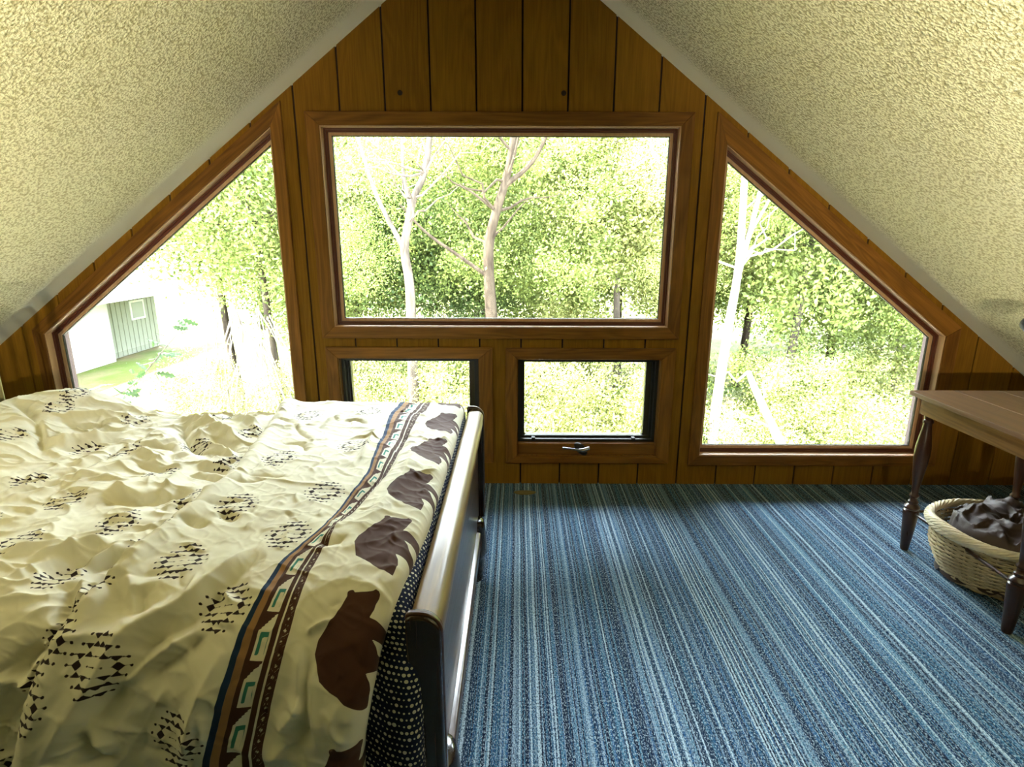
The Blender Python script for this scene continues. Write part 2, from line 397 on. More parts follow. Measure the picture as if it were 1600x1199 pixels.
CREASE=[
('v',0.02,0.016,[(-1.484, 1.126), (-1.382, 1.076), (-1.328, 1.022), (-1.325, 0.943), (-1.322, 0.857), (-1.321, 0.729), (-1.366, 0.629)]),
('r',0.014,0.025,[(-1.335, 1.174), (-1.296, 1.107), (-1.253, 1.036), (-1.187, 0.974), (-1.104, 0.962)]),
('v',0.03,0.022,[(-1.172, 1.193), (-1.074, 1.217), (-0.973, 1.238), (-0.898, 1.219), (-0.87, 1.214)]),
('r',0.016,0.014,[(-1.156, 1.143), (-1.073, 1.193), (-0.987, 1.226)]),
('r',0.014,0.012,[(-0.981, 1.191), (-0.985, 1.136), (-0.991, 1.072)]),
('v',0.026,0.018,[(-1.96, 0.569), (-1.921, 0.557), (-1.785, 0.645), (-1.689, 0.726), (-1.586, 0.843), (-1.501, 0.964)]),
('r',0.02,0.014,[(-1.769, 0.645), (-1.665, 0.733), (-1.573, 0.838), (-1.54, 0.841), (-1.504, 0.791), (-1.443, 0.717), (-1.377, 0.621)]),
('v',0.014,0.014,[(-1.539, 0.883), (-1.456, 0.841), (-1.391, 0.71)]),
('v',0.018,0.018,[(-1.689, 0.652), (-1.608, 0.671), (-1.532, 0.671), (-1.565, 0.591)]),
('r',0.014,0.014,[(-1.737, 0.641), (-1.648, 0.607), (-1.548, 0.545), (-1.412, 0.567)]),
('v',0.026,0.018,[(-1.295, 0.541), (-1.222, 0.664), (-1.152, 0.769), (-1.009, 0.9), (-0.962, 0.883)]),
('r',0.026,0.018,[(-1.339, 0.488), (-1.23, 0.574), (-1.136, 0.626), (-1.053, 0.7), (-0.913, 0.829)]),
('r',0.018,0.011,[(-1.093, 0.767), (-0.973, 0.86), (-0.885, 0.943)]),
('v',0.014,0.012,[(-1.106, 0.721), (-0.993, 0.81), (-0.905, 0.888)]),
('r',0.018,0.013,[(-1.146, 0.495), (-1.055, 0.548), (-0.95, 0.617)]),
('v',0.016,0.013,[(-1.114, 0.633), (-1.024, 0.679), (-1.01, 0.617)]),
('v',0.016,0.012,[(-0.986, 1.019), (-0.905, 1.029), (-0.848, 1.069)]),
('r',0.014,0.012,[(-1.011, 0.983), (-0.927, 0.991), (-0.87, 1.007)]),
('r',0.018,0.015,[(-1.26, 0.907), (-1.202, 0.907), (-1.127, 0.957), (-1.083, 0.971)]),
('v',0.016,0.014,[(-1.224, 0.964), (-1.134, 0.995), (-1.057, 1.033)]),
('v',0.016,0.014,[(-0.922, 1.238), (-0.847, 1.307), (-0.793, 1.391)]),
('r',0.02,0.016,[(-1.086, 1.522), (-1.041, 1.498), (-0.993, 1.452), (-0.943, 1.436)]),
('v',0.022,0.02,[(-1.023, 1.579), (-0.981, 1.543), (-0.954, 1.483), (-0.922, 1.455)]),
('v',0.018,0.014,[(-0.929, 1.574), (-0.909, 1.531), (-0.879, 1.486)]),
('r',0.014,0.01,[(-0.939, 1.555), (-0.923, 1.512), (-0.9, 1.464)]),
('v',0.018,0.014,[(-0.882, 1.614), (-0.875, 1.562), (-0.864, 1.529)]),
('r',0.014,0.014,[(-1.155, 1.502), (-1.094, 1.491), (-1.031, 1.448)]),
('r',0.016,0.014,[(-0.926, 1.579), (-0.88, 1.631), (-0.865, 1.681), (-0.843, 1.75)]),
('v',0.02,0.018,[(-0.927, 1.598), (-0.886, 1.674), (-0.862, 1.741)]),
('r',0.018,0.018,[(-0.855, 1.779), (-0.905, 1.841), (-0.936, 1.905)]),
('v',0.02,0.02,[(-0.888, 1.767), (-0.916, 1.812), (-0.947, 1.879)]),
('r',0.016,0.018,[(-0.529, 1.507), (-0.575, 1.56), (-0.599, 1.626), (-0.613, 1.662), (-0.628, 1.695), (-0.66, 1.722), (-0.705, 1.745), (-0.719, 1.767), (-0.76, 1.853), (-0.788, 1.893), (-0.874, 2.024)]),
('v',0.02,0.026,[(-0.496, 1.548), (-0.541, 1.588), (-0.568, 1.643), (-0.58, 1.686), (-0.596, 1.722), (-0.632, 1.753), (-0.676, 1.781), (-0.683, 1.807), (-0.724, 1.862), (-0.754, 1.903), (-0.818, 2.012)]),
('r',0.018,0.014,[(-0.567, 1.736), (-0.606, 1.767), (-0.655, 1.8), (-0.685, 1.826), (-0.705, 1.843), (-0.755, 1.853)]),
('v',0.016,0.016,[(-0.556, 1.753), (-0.595, 1.781), (-0.641, 1.817), (-0.679, 1.843)]),
('r',0.01,0.006,[(-0.581, 1.657), (-0.562, 1.679), (-0.541, 1.703)]),
('v',0.014,0.014,[(-0.715, 1.393), (-0.679, 1.422), (-0.648, 1.412)]),
('v',0.014,0.012,[(-0.789, 1.438), (-0.736, 1.455), (-0.702, 1.445)]),
('v',0.016,0.02,[(-0.81, 1.626), (-0.751, 1.7), (-0.718, 1.731)]),
('r',0.014,0.014,[(-0.788, 1.622), (-0.734, 1.693), (-0.712, 1.724)]),
('v',0.016,0.014,[(-0.735, 1.657), (-0.714, 1.707), (-0.706, 1.736)]),
('v',0.018,0.016,[(-0.383, 0.712), (-0.378, 0.907), (-0.372, 1.119), (-0.39, 1.214), (-0.409, 1.357), (-0.42, 1.452), (-0.429, 1.522)]),
('r',0.016,0.03,[(-0.306, 0.905), (-0.308, 1.119), (-0.323, 1.305), (-0.343, 1.479), (-0.351, 1.6)]),
('r',0.012,0.012,[(-0.482, 0.769), (-0.466, 0.964), (-0.454, 1.119)]),
('v',0.010,0.012,[(-0.439, 1.514), (-0.403, 1.533), (-0.372, 1.502)]),
('r',0.01,0.005,[(-0.337, 1.731), (-0.364, 1.741), (-0.39, 1.76)]),
('r',0.012,0.012,[(-0.393, 1.769), (-0.389, 1.833), (-0.388, 1.912)]),
('r',0.012,0.012,[(-0.365, 1.791), (-0.364, 1.876), (-0.352, 1.976)]),
('v',0.012,0.014,[(-0.382, 1.769), (-0.376, 1.831), (-0.373, 1.938)]),
('r',0.016,0.016,[(-0.439, 1.938), (-0.403, 1.903), (-0.38, 1.86)]),
('r',0.018,0.018,[(-0.472, 2.003), (-0.424, 1.969), (-0.37, 1.926)]),
('v',0.015,0.016,[(-0.436, 1.983), (-0.388, 1.945), (-0.352, 1.91)]),
('v',0.005,0.012,[(-0.306, 1.769), (-0.284, 1.81), (-0.266, 1.831)]),
('r',0.014,0.014,[(-0.522, 1.769), (-0.547, 1.833), (-0.582, 1.914), (-0.6, 2.003)]),
('v',0.014,0.018,[(-0.79, 1.929), (-0.759, 1.967), (-0.74, 2.003)]),
('r',0.012,0.016,[(-0.777, 1.91), (-0.751, 1.941), (-0.727, 1.991)]),
('v',0.008,0.006,[(-0.523, 0.741), (-0.585, 0.676), (-0.627, 0.729)]),
('r',0.008,0.006,[(-0.429, 0.907), (-0.506, 0.848), (-0.552, 0.91)]),
('v',0.009,0.008,[(-0.766, 0.941), (-0.69, 0.926), (-0.632, 1.022)]),
('v',0.008,0.006,[(-0.752, 1.188), (-0.687, 1.176), (-0.617, 1.21)]),
('v',0.008,0.007,[(-0.808, 0.7), (-0.718, 0.85), (-0.635, 0.91)]),
('r',0.008,0.007,[(-0.676, 0.783), (-0.666, 0.679), (-0.631, 0.638)]),
]
BEAR= [(-0.326, 1.683), (-0.326, 1.679), (-0.322, 1.676), (-0.316, 1.676), (-0.312, 1.681), (-0.297, 1.681), (-0.276, 1.681), (-0.271, 1.679), (-0.264, 1.683), (-0.261, 1.688), (-0.262, 1.695), (-0.267, 1.705), (-0.268, 1.714), (-0.275, 1.729), (-0.262, 1.733), (-0.245, 1.745), (-0.237, 1.75), (-0.238, 1.757), (-0.241, 1.772), (-0.266, 1.764), (-0.254, 1.781), (-0.248, 1.795), (-0.245, 1.817), (-0.258, 1.819), (-0.272, 1.826), (-0.262, 1.845), (-0.258, 1.862), (-0.262, 1.895), (-0.273, 1.891), (-0.305, 1.872), (-0.317, 1.86), (-0.331, 1.853), (-0.352, 1.836), (-0.36, 1.81), (-0.366, 1.793), (-0.363, 1.769), (-0.351, 1.745), (-0.343, 1.729), (-0.332, 1.707), (-0.325, 1.688)]
MOTIF= [(-1.687, 0.845), (-1.735, 0.574), (-1.456, 0.567), (-1.75, 0.47), (-1.445, 0.841), (-1.411, 1.11), (-1.224, 1.226), (-1.065, 1.057), (-1.286, 0.886), (-1.095, 0.812), (-1.148, 0.524), (-0.96, 0.691), (-0.904, 0.964), (-0.863, 1.241), (-0.702, 1.064), (-0.688, 1.36), (-0.992, 1.355), (-1.153, 1.462), (-0.974, 1.574), (-0.847, 1.657), (-0.841, 1.46), (-0.694, 1.593), (-0.556, 1.703), (-0.51, 1.495), (-0.764, 0.648), (-0.511, 0.96), (-0.552, 0.591), (-0.498, 1.283), (-0.751, 1.812), (-0.611, 1.945), (-0.874, 1.869), (-0.847, 1.769)]
BANDL= [(-0.47, 0.621), (-0.458, 0.748), (-0.421, 1.143), (-0.425, 1.229), (-0.434, 1.286), (-0.443, 1.481), (-0.486, 1.591), (-0.494, 1.686), (-0.509, 1.753), (-0.517, 1.812), (-0.535, 1.879), (-0.555, 1.953), (-0.571, 2.003)]
BANDR= [(-0.346, 0.579), (-0.361, 0.636), (-0.367, 0.907), (-0.371, 1.164), (-0.412, 1.391), (-0.412, 1.533), (-0.417, 1.638), (-0.416, 1.724), (-0.421, 1.779), (-0.432, 1.833), (-0.449, 1.903), (-0.464, 1.976)]
EDGE = [(-.214,.0),(-.210,.71),(-.210,1.07),(-.213,1.39),(-.222,1.555),(-.234,1.655),(-.243,1.724),(-.251,1.767),(-.262,1.855),(-.274,1.924),(-.288,2.0),(-.30,2.2)]
FOLD = [(-.96,.3),(-.93,.5),(-.868,.75),(-.804,1.136),(-.802,1.355),(-.820,1.55),(-.823,1.64),(-.835,1.73),(-.858,1.82),(-.888,1.905),(-.93,2.03),(-.96,2.2)]
def ip(T, v): a = np.array(T); return np.interp(v, a[:, 1], a[:, 0])
def smooth_ip(T, v, k=.02): return (ip(T, v-k)+ip(T, v)+ip(T, v+k)+ip(T, v-k/2)+ip(T, v+k/2))/5
def vn(x, y, seed):
    r = np.random.RandomState(seed); G = r.rand(64, 64)
    xi = np.floor(x).astype(int); yi = np.floor(y).astype(int); fx = x-xi; fy = y-yi; fx = fx*fx*(3-2*fx); fy = fy*fy*(3-2*fy)
    g = lambda a, b: G[a % 64, b % 64]
    return (g(xi, yi)*(1-fx)+g(xi+1, yi)*fx)*(1-fy)+(g(xi, yi+1)*(1-fx)+g(xi+1, yi+1)*fx)*fy-.5
def chaikin(L, k=2):
    L = np.array(L, float)
    for _ in range(k):
        o = [L[0]]
        for a, b in zip(L[:-1], L[1:]): o += [a*.75+b*.25, a*.25+b*.75]
        o.append(L[-1]); L = np.array(o)
    return L
def add_crease(Hh, U, V, kind, dep, wid, L, ends=.22):
    P = chaikin(L); r = wid*4.5
    m_ = (U > P[:, 0].min()-r) & (U < P[:, 0].max()+r) & (V > P[:, 1].min()-r) & (V < P[:, 1].max()+r)
    if not m_.any(): return
    u, v = U[m_], V[m_]; best = np.full(u.shape, 9.); bt = np.zeros(u.shape)
    sl = np.hypot(*np.diff(P, axis=0).T); cs = np.r_[0, np.cumsum(sl)]; tot = cs[-1]
    for i in range(len(P)-1):
        a, d = P[i], P[i+1]-P[i]; l2 = (d**2).sum()+1e-12
        t = np.clip(((u-a[0])*d[0]+(v-a[1])*d[1])/l2, 0, 1)
        ds = np.hypot(u-a[0]-t*d[0], v-a[1]-t*d[1]); k_ = ds < best; best[k_] = ds[k_]; bt[k_] = ((cs[i]+t*sl[i])/tot)[k_]
    wgt = sm(0, ends, bt)*sm(1, 1-ends, bt)
    g = np.exp(-(best/(wid*1.25))**1.35)*np.clip(1-(best/r)**2, 0, 1)
    Hh[m_] += (-1 if kind == 'v' else 1)*dep*g*wgt
def feat(U, V):
    Hh = np.zeros(U.shape)
    f = smooth_ip(FOLD, V)
    Hh += -.052*(1-sm(f-.004, f+.005, U))-.034*np.exp(-((U-f+.014)/.012)**2)+.016*np.exp(-((U-f-.03)/.026)**2)
    Hh += .070*sm(-1.42, -1.85, U)*sm(1.6, .9, V)+.03*np.exp(-((U+1.75)/.2)**2-((V-.42)/.12)**2)
    left = 1-sm(f-.03, f, U)
    Hh += (vn(U*7, V*7, 1)*.020+vn(U*15, V*19, 2)*.008)*left
    Hh += (vn(U*5+9, V*6, 3)*.016+vn(U*12, V*14, 5)*.005)*(1-left)
    rg = lambda n_: np.clip(1-np.abs(n_)*5, 0, 1)**2
    Hh += rg(vn(U*9+V*6, V*15-U*5, 41))*.008*(.3+.7*left)+rg(vn(U*6-V*16, V*7+U*9, 42))*.006*(.35+.65*left)+rg(vn(U*22+V*9, V*26-U*14, 43))*.0012+rg(vn(U*18-V*24, V*14+U*20, 44))*.0011
    Hh += vn(U*34, V*40, 7)*.0022+vn(U*80, V*90, 8)*.0007
    for kd_, dp_, wd_, L_ in CREASE: add_crease(Hh, U, V, kd_, dp_*1.35, wd_*.95, L_, .3)
    r = np.random.RandomState(11)
    for i in range(330):   # small random crumples: long soft ones on the left, short crisp ones on the folded part
        u0, v0 = r.uniform(-1.9, -.24), r.uniform(.35, 2.1)
        lf = u0 < np.interp(v0, [p[1] for p in FOLD], [p[0] for p in FOLD])
        a = r.normal(.5, .55) if lf else r.uniform(0, PI); l = r.uniform(.06, .22) if lf else r.uniform(.03, .11)
        b = a+r.normal(0, .5)
        L = [(u0, v0), (u0+math.cos(a)*l*.5, v0-math.sin(a)*l*.5), (u0+math.cos(a)*l*.5+math.cos(b)*l*.5, v0-math.sin(a)*l*.5-math.sin(b)*l*.5)]
        add_crease(Hh, U, V, 'r' if r.rand() < .55 else 'v', r.uniform(.004, .012) if lf else r.uniform(.003, .0065), r.uniform(.006, .014) if lf else r.uniform(.004, .009), L, .4)
    # scallops along the foot edge
    e = smooth_ip(EDGE, V)
    Hh += .006*np.sin(V*2*PI/.27+1)*np.exp(-((U-e)/.10)**2)+.004*vn(U*6, V*48, 12)*np.exp(-((U-e)/.06)**2)
    # long soft pleats where it hangs down the side
    hang = sm(1.70, 1.95, V); Hh += hang*(.012*np.sin(U*26+2*V)+.010*vn(U*13, V*2.5, 14))
    return Hh
def edge_prof(s, R=.036, tuck=.055):
    """arc length from the hem tip -> (distance in from the edge, drop below the top, texture distance)"""
    q = R*PI/2
    a = np.clip((s-tuck)/R, 0, PI/2)
    dx = np.where(s < tuck, .006*(1-s/tuck), np.where(s < tuck+q, R*(1-np.cos(a)), R+(s-tuck-q)))
    dn = np.where(s < tuck, -R-(tuck-s), np.where(s < tuck+q, -R+R*np.sin(a), 0))
    return dx, dn, s-tuck-.35*q
sA = np.arange(0, 1.05, .0024); sB = np.arange(1.05, 1.86, .0042); S_ = np.r_[sA, sB]
vv = np.arange(0, VMAX, .0027)
S2, V2 = np.meshgrid(S_, vv)
dx, dn, st_ = edge_prof(S2)
xh = smooth_ip(EDGE, V2)
X = xh-dx; TU = xh-st_
Hf = feat(X, V2)*sm(.0, .10, S2)
py_, pz_, ny, nz = prof(V2)
dd = dn+Hf
VX = X; VY = py_+ny*dd; VZ = pz_+nz*dd
# keep it off the floorless far edge: tiny hem thickness comes from the solid edge profile
nr, nc = S2.shape
idx = np.arange(nr*nc).reshape(nr, nc)
F = np.stack([idx[:-1, :-1], idx[:-1, 1:], idx[1:, 1:], idx[1:, :-1]], -1).reshape(-1, 4)
# ---- the printed pattern as signed distances (metres, negative = inside)
def box2(a, b, a0, a1, b0, b1):
    qx = np.maximum(a0-a, a-a1); qy = np.maximum(b0-b, b-b1); return np.maximum(qx, qy)
BIG = 1.0
sd = {k_: np.full(S2.shape, BIG) for k_ in ('brown', 'black', 'navy', 'tan', 'teal', 'light')}
bl, br_ = smooth_ip(BANDL, V2), smooth_ip(BANDR, V2); lw = br_-bl; s = (TU-bl)/lw; q = .098
A = s*q
sd['navy'] = np.minimum(sd['navy'], np.maximum(-A, A-.012))
sd['tan'] = np.maximum(.012-A, A-.0265)
p = np.mod((V2-1.755)/.085, 1.0); P_ = p*.085
stp = np.select([p < .58, p < .64, p < .70, p < .76, p < .82, p < .88, p < .94], [.37, .625, .585, .54, .495, .45, .41], .37)*q
sd['brown'] = np.minimum(sd['brown'], np.maximum(.0265-A, A-stp))
sd['brown'] = np.minimum(sd['brown'], np.maximum(.645*q-A, A-.755*q))
sd['brown'] = np.minimum(sd['brown'], np.maximum(.80*q-A, A-1.0*q))
teal = np.minimum(box2(A, P_, .425*q, .60*q, .0, .009), box2(A, P_, .425*q, .49*q, .0, .040))
teal = np.minimum(teal, box2(A, P_, .585*q, .60*q, .0, .040)); sd['teal'] = teal
pc = np.mod(V2/.0205, 1.0)*.0205-.01025; cc = A-.90*q
sd['light'] = np.minimum(np.abs(np.abs(pc)+np.abs(cc)*1.1-.0036)-.0009, np.abs(pc)+np.abs(cc)-.0013)
sd['light'] = np.minimum(sd['light'], np.abs(np.abs(cc)*.9-np.abs(np.abs(pc)-.0102)-.0012)-.0004)
sd['light'] = np.maximum(sd['light'], np.maximum(.81*q-A, A-.99*q))
outb = np.maximum(-A, A-q)
# bears
BP = [tuple(x) for x in BEAR]
i0 = BP.index((-0.262, 1.733)); i1 = BP.index((-0.272, 1.826))
BP = np.array(BP[:i0+1]+[(-.245, 1.741), (-.235, 1.745), (-.19, 1.752), (-.18, 1.790), (-.236, 1.776), (-.266, 1.766), (-.254, 1.781), (-.246, 1.796), (-.238, 1.803), (-.19, 1.815), (-.19, 1.850), (-.245, 1.830)]+BP[i1:])
for ev_, eu in ((1.953, -.333), (1.679, -.326), (1.424, -.310), (1.165, -.298), (.878, -.291), (.607, -.287), (.33, -.285)):
    Q = BP+np.array([eu+.326, ev_-1.679]); scl = 1.0
    v0, v1 = Q[:, 1].min()-.02, Q[:, 1].max()+.02; r0, r1 = np.searchsorted(vv, [v0, v1]); c1 = np.searchsorted(S_, .26)
    if r1 <= r0: continue
    u, v = TU[r0:r1, :c1], V2[r0:r1, :c1]; best = np.full(u.shape, 9.); ins = np.zeros(u.shape, bool)
    for i in range(len(Q)):
        a, b = Q[i], Q[(i+1) % len(Q)]; d = b-a; l2 = (d**2).sum()+1e-12
        t = np.clip(((u-a[0])*d[0]+(v-a[1])*d[1])/l2, 0, 1); best = np.minimum(best, np.hypot(u-a[0]-t*d[0], v-a[1]-t*d[1]))
        cnd = (a[1] > v) != (b[1] > v); xi = d[0]*(v-a[1])/(d[1] if abs(d[1]) > 1e-9 else 1e-9)+a[0]; ins ^= cnd & (u < xi)
    g = np.where(ins, -best, best); sd['brown'][r0:r1, :c1] = np.minimum(sd['brown'][r0:r1, :c1], g)
# hexagonal clusters of triangles, diamonds and dots
def tri(a, b, x, y, w_, h, upw):
    yy = (b-y)*(1 if upw else -1)   # b grows downwards on the print
    return np.maximum(yy-h/2, (np.abs(a-x)*h*2-(yy+h/2)*w_)/math.hypot(2*h, w_))
def dot(a, b, x, y, r): return np.hypot(a-x, b-y)-r
RS = .0165
ROWS = [(-3, [('d', -.021), ('v', -.008), ('^', .007), ('d', .020)]), (-2, [('d', -.032), ('v', -.020), ('^', -.006), ('^', .006), ('v', .019), ('d', .032)]),
 (-1, [('d', -.045), ('v', -.031), ('^', -.016), ('s', 0), ('^', .016), ('v', .031), ('d', .045)]), (0, [('d', -.050), ('D', -.033), ('s', -.014), ('s', .0), ('s', .014), ('D', .033), ('d', .050)]),
 (1, [('d', -.045), ('^', -.031), ('v', -.016), ('s', 0), ('v', .016), ('^', .031), ('d', .045)]), (2, [('d', -.032), ('^', -.020), ('v', -.006), ('v', .006), ('^', .019), ('d', .032)]),
 (3, [('d', -.021), ('^', -.008), ('v', .007), ('d', .020)])]
rr_ = random.Random(3)
for (mu, mv) in MOTIF+[(-1.2, 1.75), (-1.45, 1.55), (-1.35, 1.35), (-1.6, 1.25), (-1.25, 1.98), (-1.05, 1.85), (-1.5, 1.9), (-1.02, 2.06)]:
    m_ = (np.abs(TU-mu) < .075) & (np.abs(V2-mv) < .075) & (outb > .002)
    if not m_.any(): continue
    an = rr_.uniform(-.15, .15); u = TU[m_]-mu; v = V2[m_]-mv; a = u*math.cos(an)+v*math.sin(an); b = -u*math.sin(an)+v*math.cos(an); g = np.full(a.shape, BIG)
    for ry, items in ROWS:
        y = ry*RS
        for kd, x in items:
            if kd == 'd': h_ = dot(a, b, x, y, .0027)
            elif kd == 's': h_ = dot(a, b, x, y, .0019)
            elif kd == 'D': h_ = (np.abs(a-x)/.0080+np.abs(b-y)/.0088-1)*.0055
            else: h_ = tri(a, b, x, y+(.0025 if kd == 'v' else -.0025), .0165, .0095, kd == '^')
            g = np.minimum(g, h_)
        xs = [x for _, x in items]; g = np.minimum(g, np.maximum(np.abs(b-y)-.0006, np.maximum(min(xs)-a, a-max(xs))))
    sd['black'][m_] = np.minimum(sd['black'][m_], g)

k = NT('printed_cotton')
c = k.coord('Object')
col = k.mix(k.noise(c, 3, 3), (.66, .63, .50, 1), (.74, .71, .58, 1))
for nm, cl_ in (('navy', (.008, .030, .085)), ('tan', (.30, .165, .075)), ('brown', (.062, .024, .015)), ('teal', (.035, .20, .17)), ('light', (.55, .50, .36)), ('black', (.020, .010, .014))):
    at = k.n('Attribute', attribute_name='print_'+nm)
    mr = k.n('MapRange', interpolation_type='SMOOTHSTEP'); k.L(at.outputs['Fac'], mr.inputs[0]); mr.inputs[1].default_value = .0006; mr.inputs[2].default_value = -.0004
    col = k.mix(mr.outputs[0], col, (*cl_, 1))
k.base(col); k.set(.82, 0, .2, sheen=.08); k.bump(k.noise(k.coord('Object', (1, 1, 1)), 900, 1), .12, .0006)
duvet = npmesh('duvet', np.stack([VX, VY, VZ], -1).reshape(-1, 3), F, k.m)
tag(duvet, 'rumpled cream duvet printed with brown bears and a teal and navy border', 'duvet')
for nm, ar in sd.items():
    at = duvet.data.attributes.new('print_'+nm, 'FLOAT', 'POINT'); at.data.foreach_set('value', np.clip(ar, -.02, .02).astype('f').ravel())

# ------------------------------------------------------------------ mattress in a dotted sheet
k = NT('dotted_sheet'); uvn = k.n('UVMap'); sx = k.n('SeparateXYZ'); k.L(uvn.outputs[0], sx.inputs[0])
a = k.math('DIVIDE', sx.outputs[0], .0098); b = k.math('DIVIDE', sx.outputs[1], .0135)
row = k.math('FLOOR', b); a = k.math('ADD', a, k.math('MULTIPLY', k.math('MODULO', row, 2.0), .5))
ca = k.math('FLOOR', a); cmb = k.n('CombineXYZ'); k.L(ca, cmb.inputs[0]); k.L(row, cmb.inputs[1])
wn = k.n('TexWhiteNoise', noise_dimensions='2D'); k.L(cmb.outputs[0], wn.inputs['Vector'])
fa = k.math('MULTIPLY', k.math('SUBTRACT', k.math('FRACT', a), .5), .0098); fb = k.math('MULTIPLY', k.math('SUBTRACT', k.math('FRACT', b), .5), .0135)
dist = k.math('SQRT', k.math('ADD', k.math('MULTIPLY', fa, fa), k.math('MULTIPLY', fb, fb)))
rad = k.math('ADD', .0017, k.math('MULTIPLY', k.math('POWER', wn.outputs['Value'], 1.6), .0026))
f = k.math('LESS_THAN', dist, rad)
k.base(k.mix(f, (.008, .014, .045, 1), (.62, .62, .50, 1))); k.set(.85, 0, .15)
ss = np.r_[np.arange(0, .30, .012), np.arange(.30, 2.25, .03)]; vs = np.linspace(0, VMAX, 130)
Sm, Vm = np.meshgrid(ss, vs); dx, dn, _ = edge_prof(Sm, .03, .25)
xe = -.2075+.030*sm(1.66, 1.80, Vm); py2, pz2, ny2, nz2 = prof(Vm)
bul = .005*vn(Sm*5, Vm*8, 21)+.006*vn(Vm*22, Sm*3, 22)*sm(1.6, 1.8, Vm)
dn = dn-.040+bul-.012*sm(.3, .6, Sm)*sm(1.5, 1.8, Vm)
# at the foot end the sheet drops straight down rather than along the profile's normal
tuckd = np.minimum(dn+.040, 0)
f_ = np.clip(1-Vm/.4, 0, 1); g_ = sm(1.55, 1.75, Vm)
MX = xe-dx; MY = py2+ny2*(-.040-.075*sm(.34,.5,Sm)*(1-g_)+bul-.055*sm(.3, .42, Sm)*sm(1.5, 1.8, Vm))+ny2*tuckd*1.0; MZ = pz2+nz2*(-.040-.075*sm(.34,.5,Sm)+bul)+nz2*tuckd
nr, nc = Sm.shape; idx = np.arange(nr*nc).reshape(nr, nc); F = np.stack([idx[:-1, :-1], idx[:-1, 1:], idx[1:, 1:], idx[1:, :-1]], -1).reshape(-1, 4)
mat_o = npmesh('mattress', np.stack([MX, MY, MZ], -1).reshape(-1, 3), F, k.m)
uvl = mat_o.data.uv_layers.new(name='UVMap'); UV = np.stack([Sm, Vm], -1).reshape(-1, 2)[F.ravel()]; uvl.data.foreach_set('uv', UV.astype('f').ravel())
tag(mat_o, 'mattress under the duvet in a navy sheet with white dots', 'mattress')
bm = bmesh.new(); bm.from_mesh(mat_o.data)
be = [e for e in bm.edges if e.is_boundary]; bmesh.ops.holes_fill(bm, edges=be, sides=0); bm.to_mesh(mat_o.data); bm.free()

# ------------------------------------------------------------------ bed
bed = empty('bed', (-1.1, -1.55, 0)); tag(bed, 'dark polished wooden bed with a rolled-top footboard and slim pale head rails', 'bed')
BO = Vector((-1.1, -1.55, 0))
def kid(o): o.location = -BO; return o
M['mahog'] = wood('polished_mahogany', (.030, .011, .005), (.085, .032, .013), rot=(PI/2, 0, 0), rough=.30, coat=.55, figure=.35)
M['railw'] = wood('rail_gold_reflection', (.13, .075, .022), (.30, .19, .060), rot=(PI/2, 0, 0), rough=.42, coat=.12, figure=.5)  # golden reflection of the ceiling painted into the rail's wood colour
M['mahog_v'] = wood('mahogany_upright', (.010, .004, .002), (.026, .010, .005), rough=.25, coat=.5, figure=.3)
def arc(cx, cz, r, a0, a1, n=6): return [(cx+r*math.cos(math.radians(a0+(a1-a0)*i/n)), cz+r*math.sin(math.radians(a0+(a1-a0)*i/n))) for i in range(n+1)]
YF, YN = -.877, -2.222
top = [(-.198, .655), (-.144, .655)]+arc(-.164, .700, .025, 0, 75, 6)+arc(-.184, .711, .017, 95, 180, 6)+[(-.203, .70)]
top = [(-.192, .640), (-.150, .640), (-.142, .665)]+arc(-.168, .698, .029, 0, 90, 7)+arc(-.184, .709, .018, 90, 180, 6)+[(-.202, .675)]
mb = MB(); mb.prism(top, YN+.030, YF-.024); kid(mb.build('footboard_rail', M['railw'], bed, smooth=True))
def post_poly(x0, x1, z0, z1, r0, r1): return [(x0, z0), (x1, z0)]+arc(x1-r1, z1-r1, r1, 0, 90, 9)+arc(x0+r0, z1-r0, r0, 90, 180, 5)
for y0, y1, sg in ((YF-.024, YF, 1), (YN, YN+.030, -1)):
    mb = MB(); mb.prism(post_poly(-.205, -.139, .25, .738, .012, .040), y0, y1); kid(mb.build('footboard_post', M['mahog_v'], bed, bevel=.005, seg=3, smooth=True))
    ym = (y0+y1)/2
    mb = MB(); mb.prism(post_poly(-.2065, -.136, .27, .742, .012, .043), ym-.006*1, ym+.006); kid(mb.build('post_bead', M['mahog'], bed, bevel=.003, seg=2, smooth=True))
mb = MB(); mb.box((-.182, YN+.030, .245), (-.163, YF-.024, .655)); kid(mb.build('footboard_panel', M['mahog'], bed))
mb = MB(); mb.prism([(-.19, .165), (-.150, .165)]+arc(-.156, .232, .010, -60, 90, 6)+[(-.172, .250), (-.19, .250)], YN+.22, YF-.14); kid(mb.build('lower_rail', M['mahog'], bed, smooth=True))
for yc in (YF-.080, YN+.165):
    mb = MB(); mb.rev([(.022, .272), (.034, .262), (.040, .23), (.046, .16), (.048, .13), (.040, .115), (.036, .09), (.034, .05), (.028, 0)], (-.172, yc, 0), 20, (0, 0, 1), 1.0, 1.5)
    kid(mb.build('foot', M['mahog_v'], bed, smooth=True))
for y0, y1 in ((YF-.03, YF-.005), (YN+.005, YN+.03)):
    mb = MB(); mb.box((-2.03, y0, .20), (-.205, y1, .33)); kid(mb.build('side_rail', M['mahog_v'], bed, bevel=.004))
M['headm'] = plain('pale_tube', (.42, .38, .20), .35, .5)
mb = MB(); mb.tube([(-2.035, -.955, 0), (-2.035, -.955, 1.13), (-2.035, -.99, 1.17), (-2.035, -2.10, 1.17), (-2.035, -2.15, 1.13), (-2.035, -2.15, 0)], .008, 12); kid(mb.build('headboard_frame', M['headm'], bed, smooth=True))
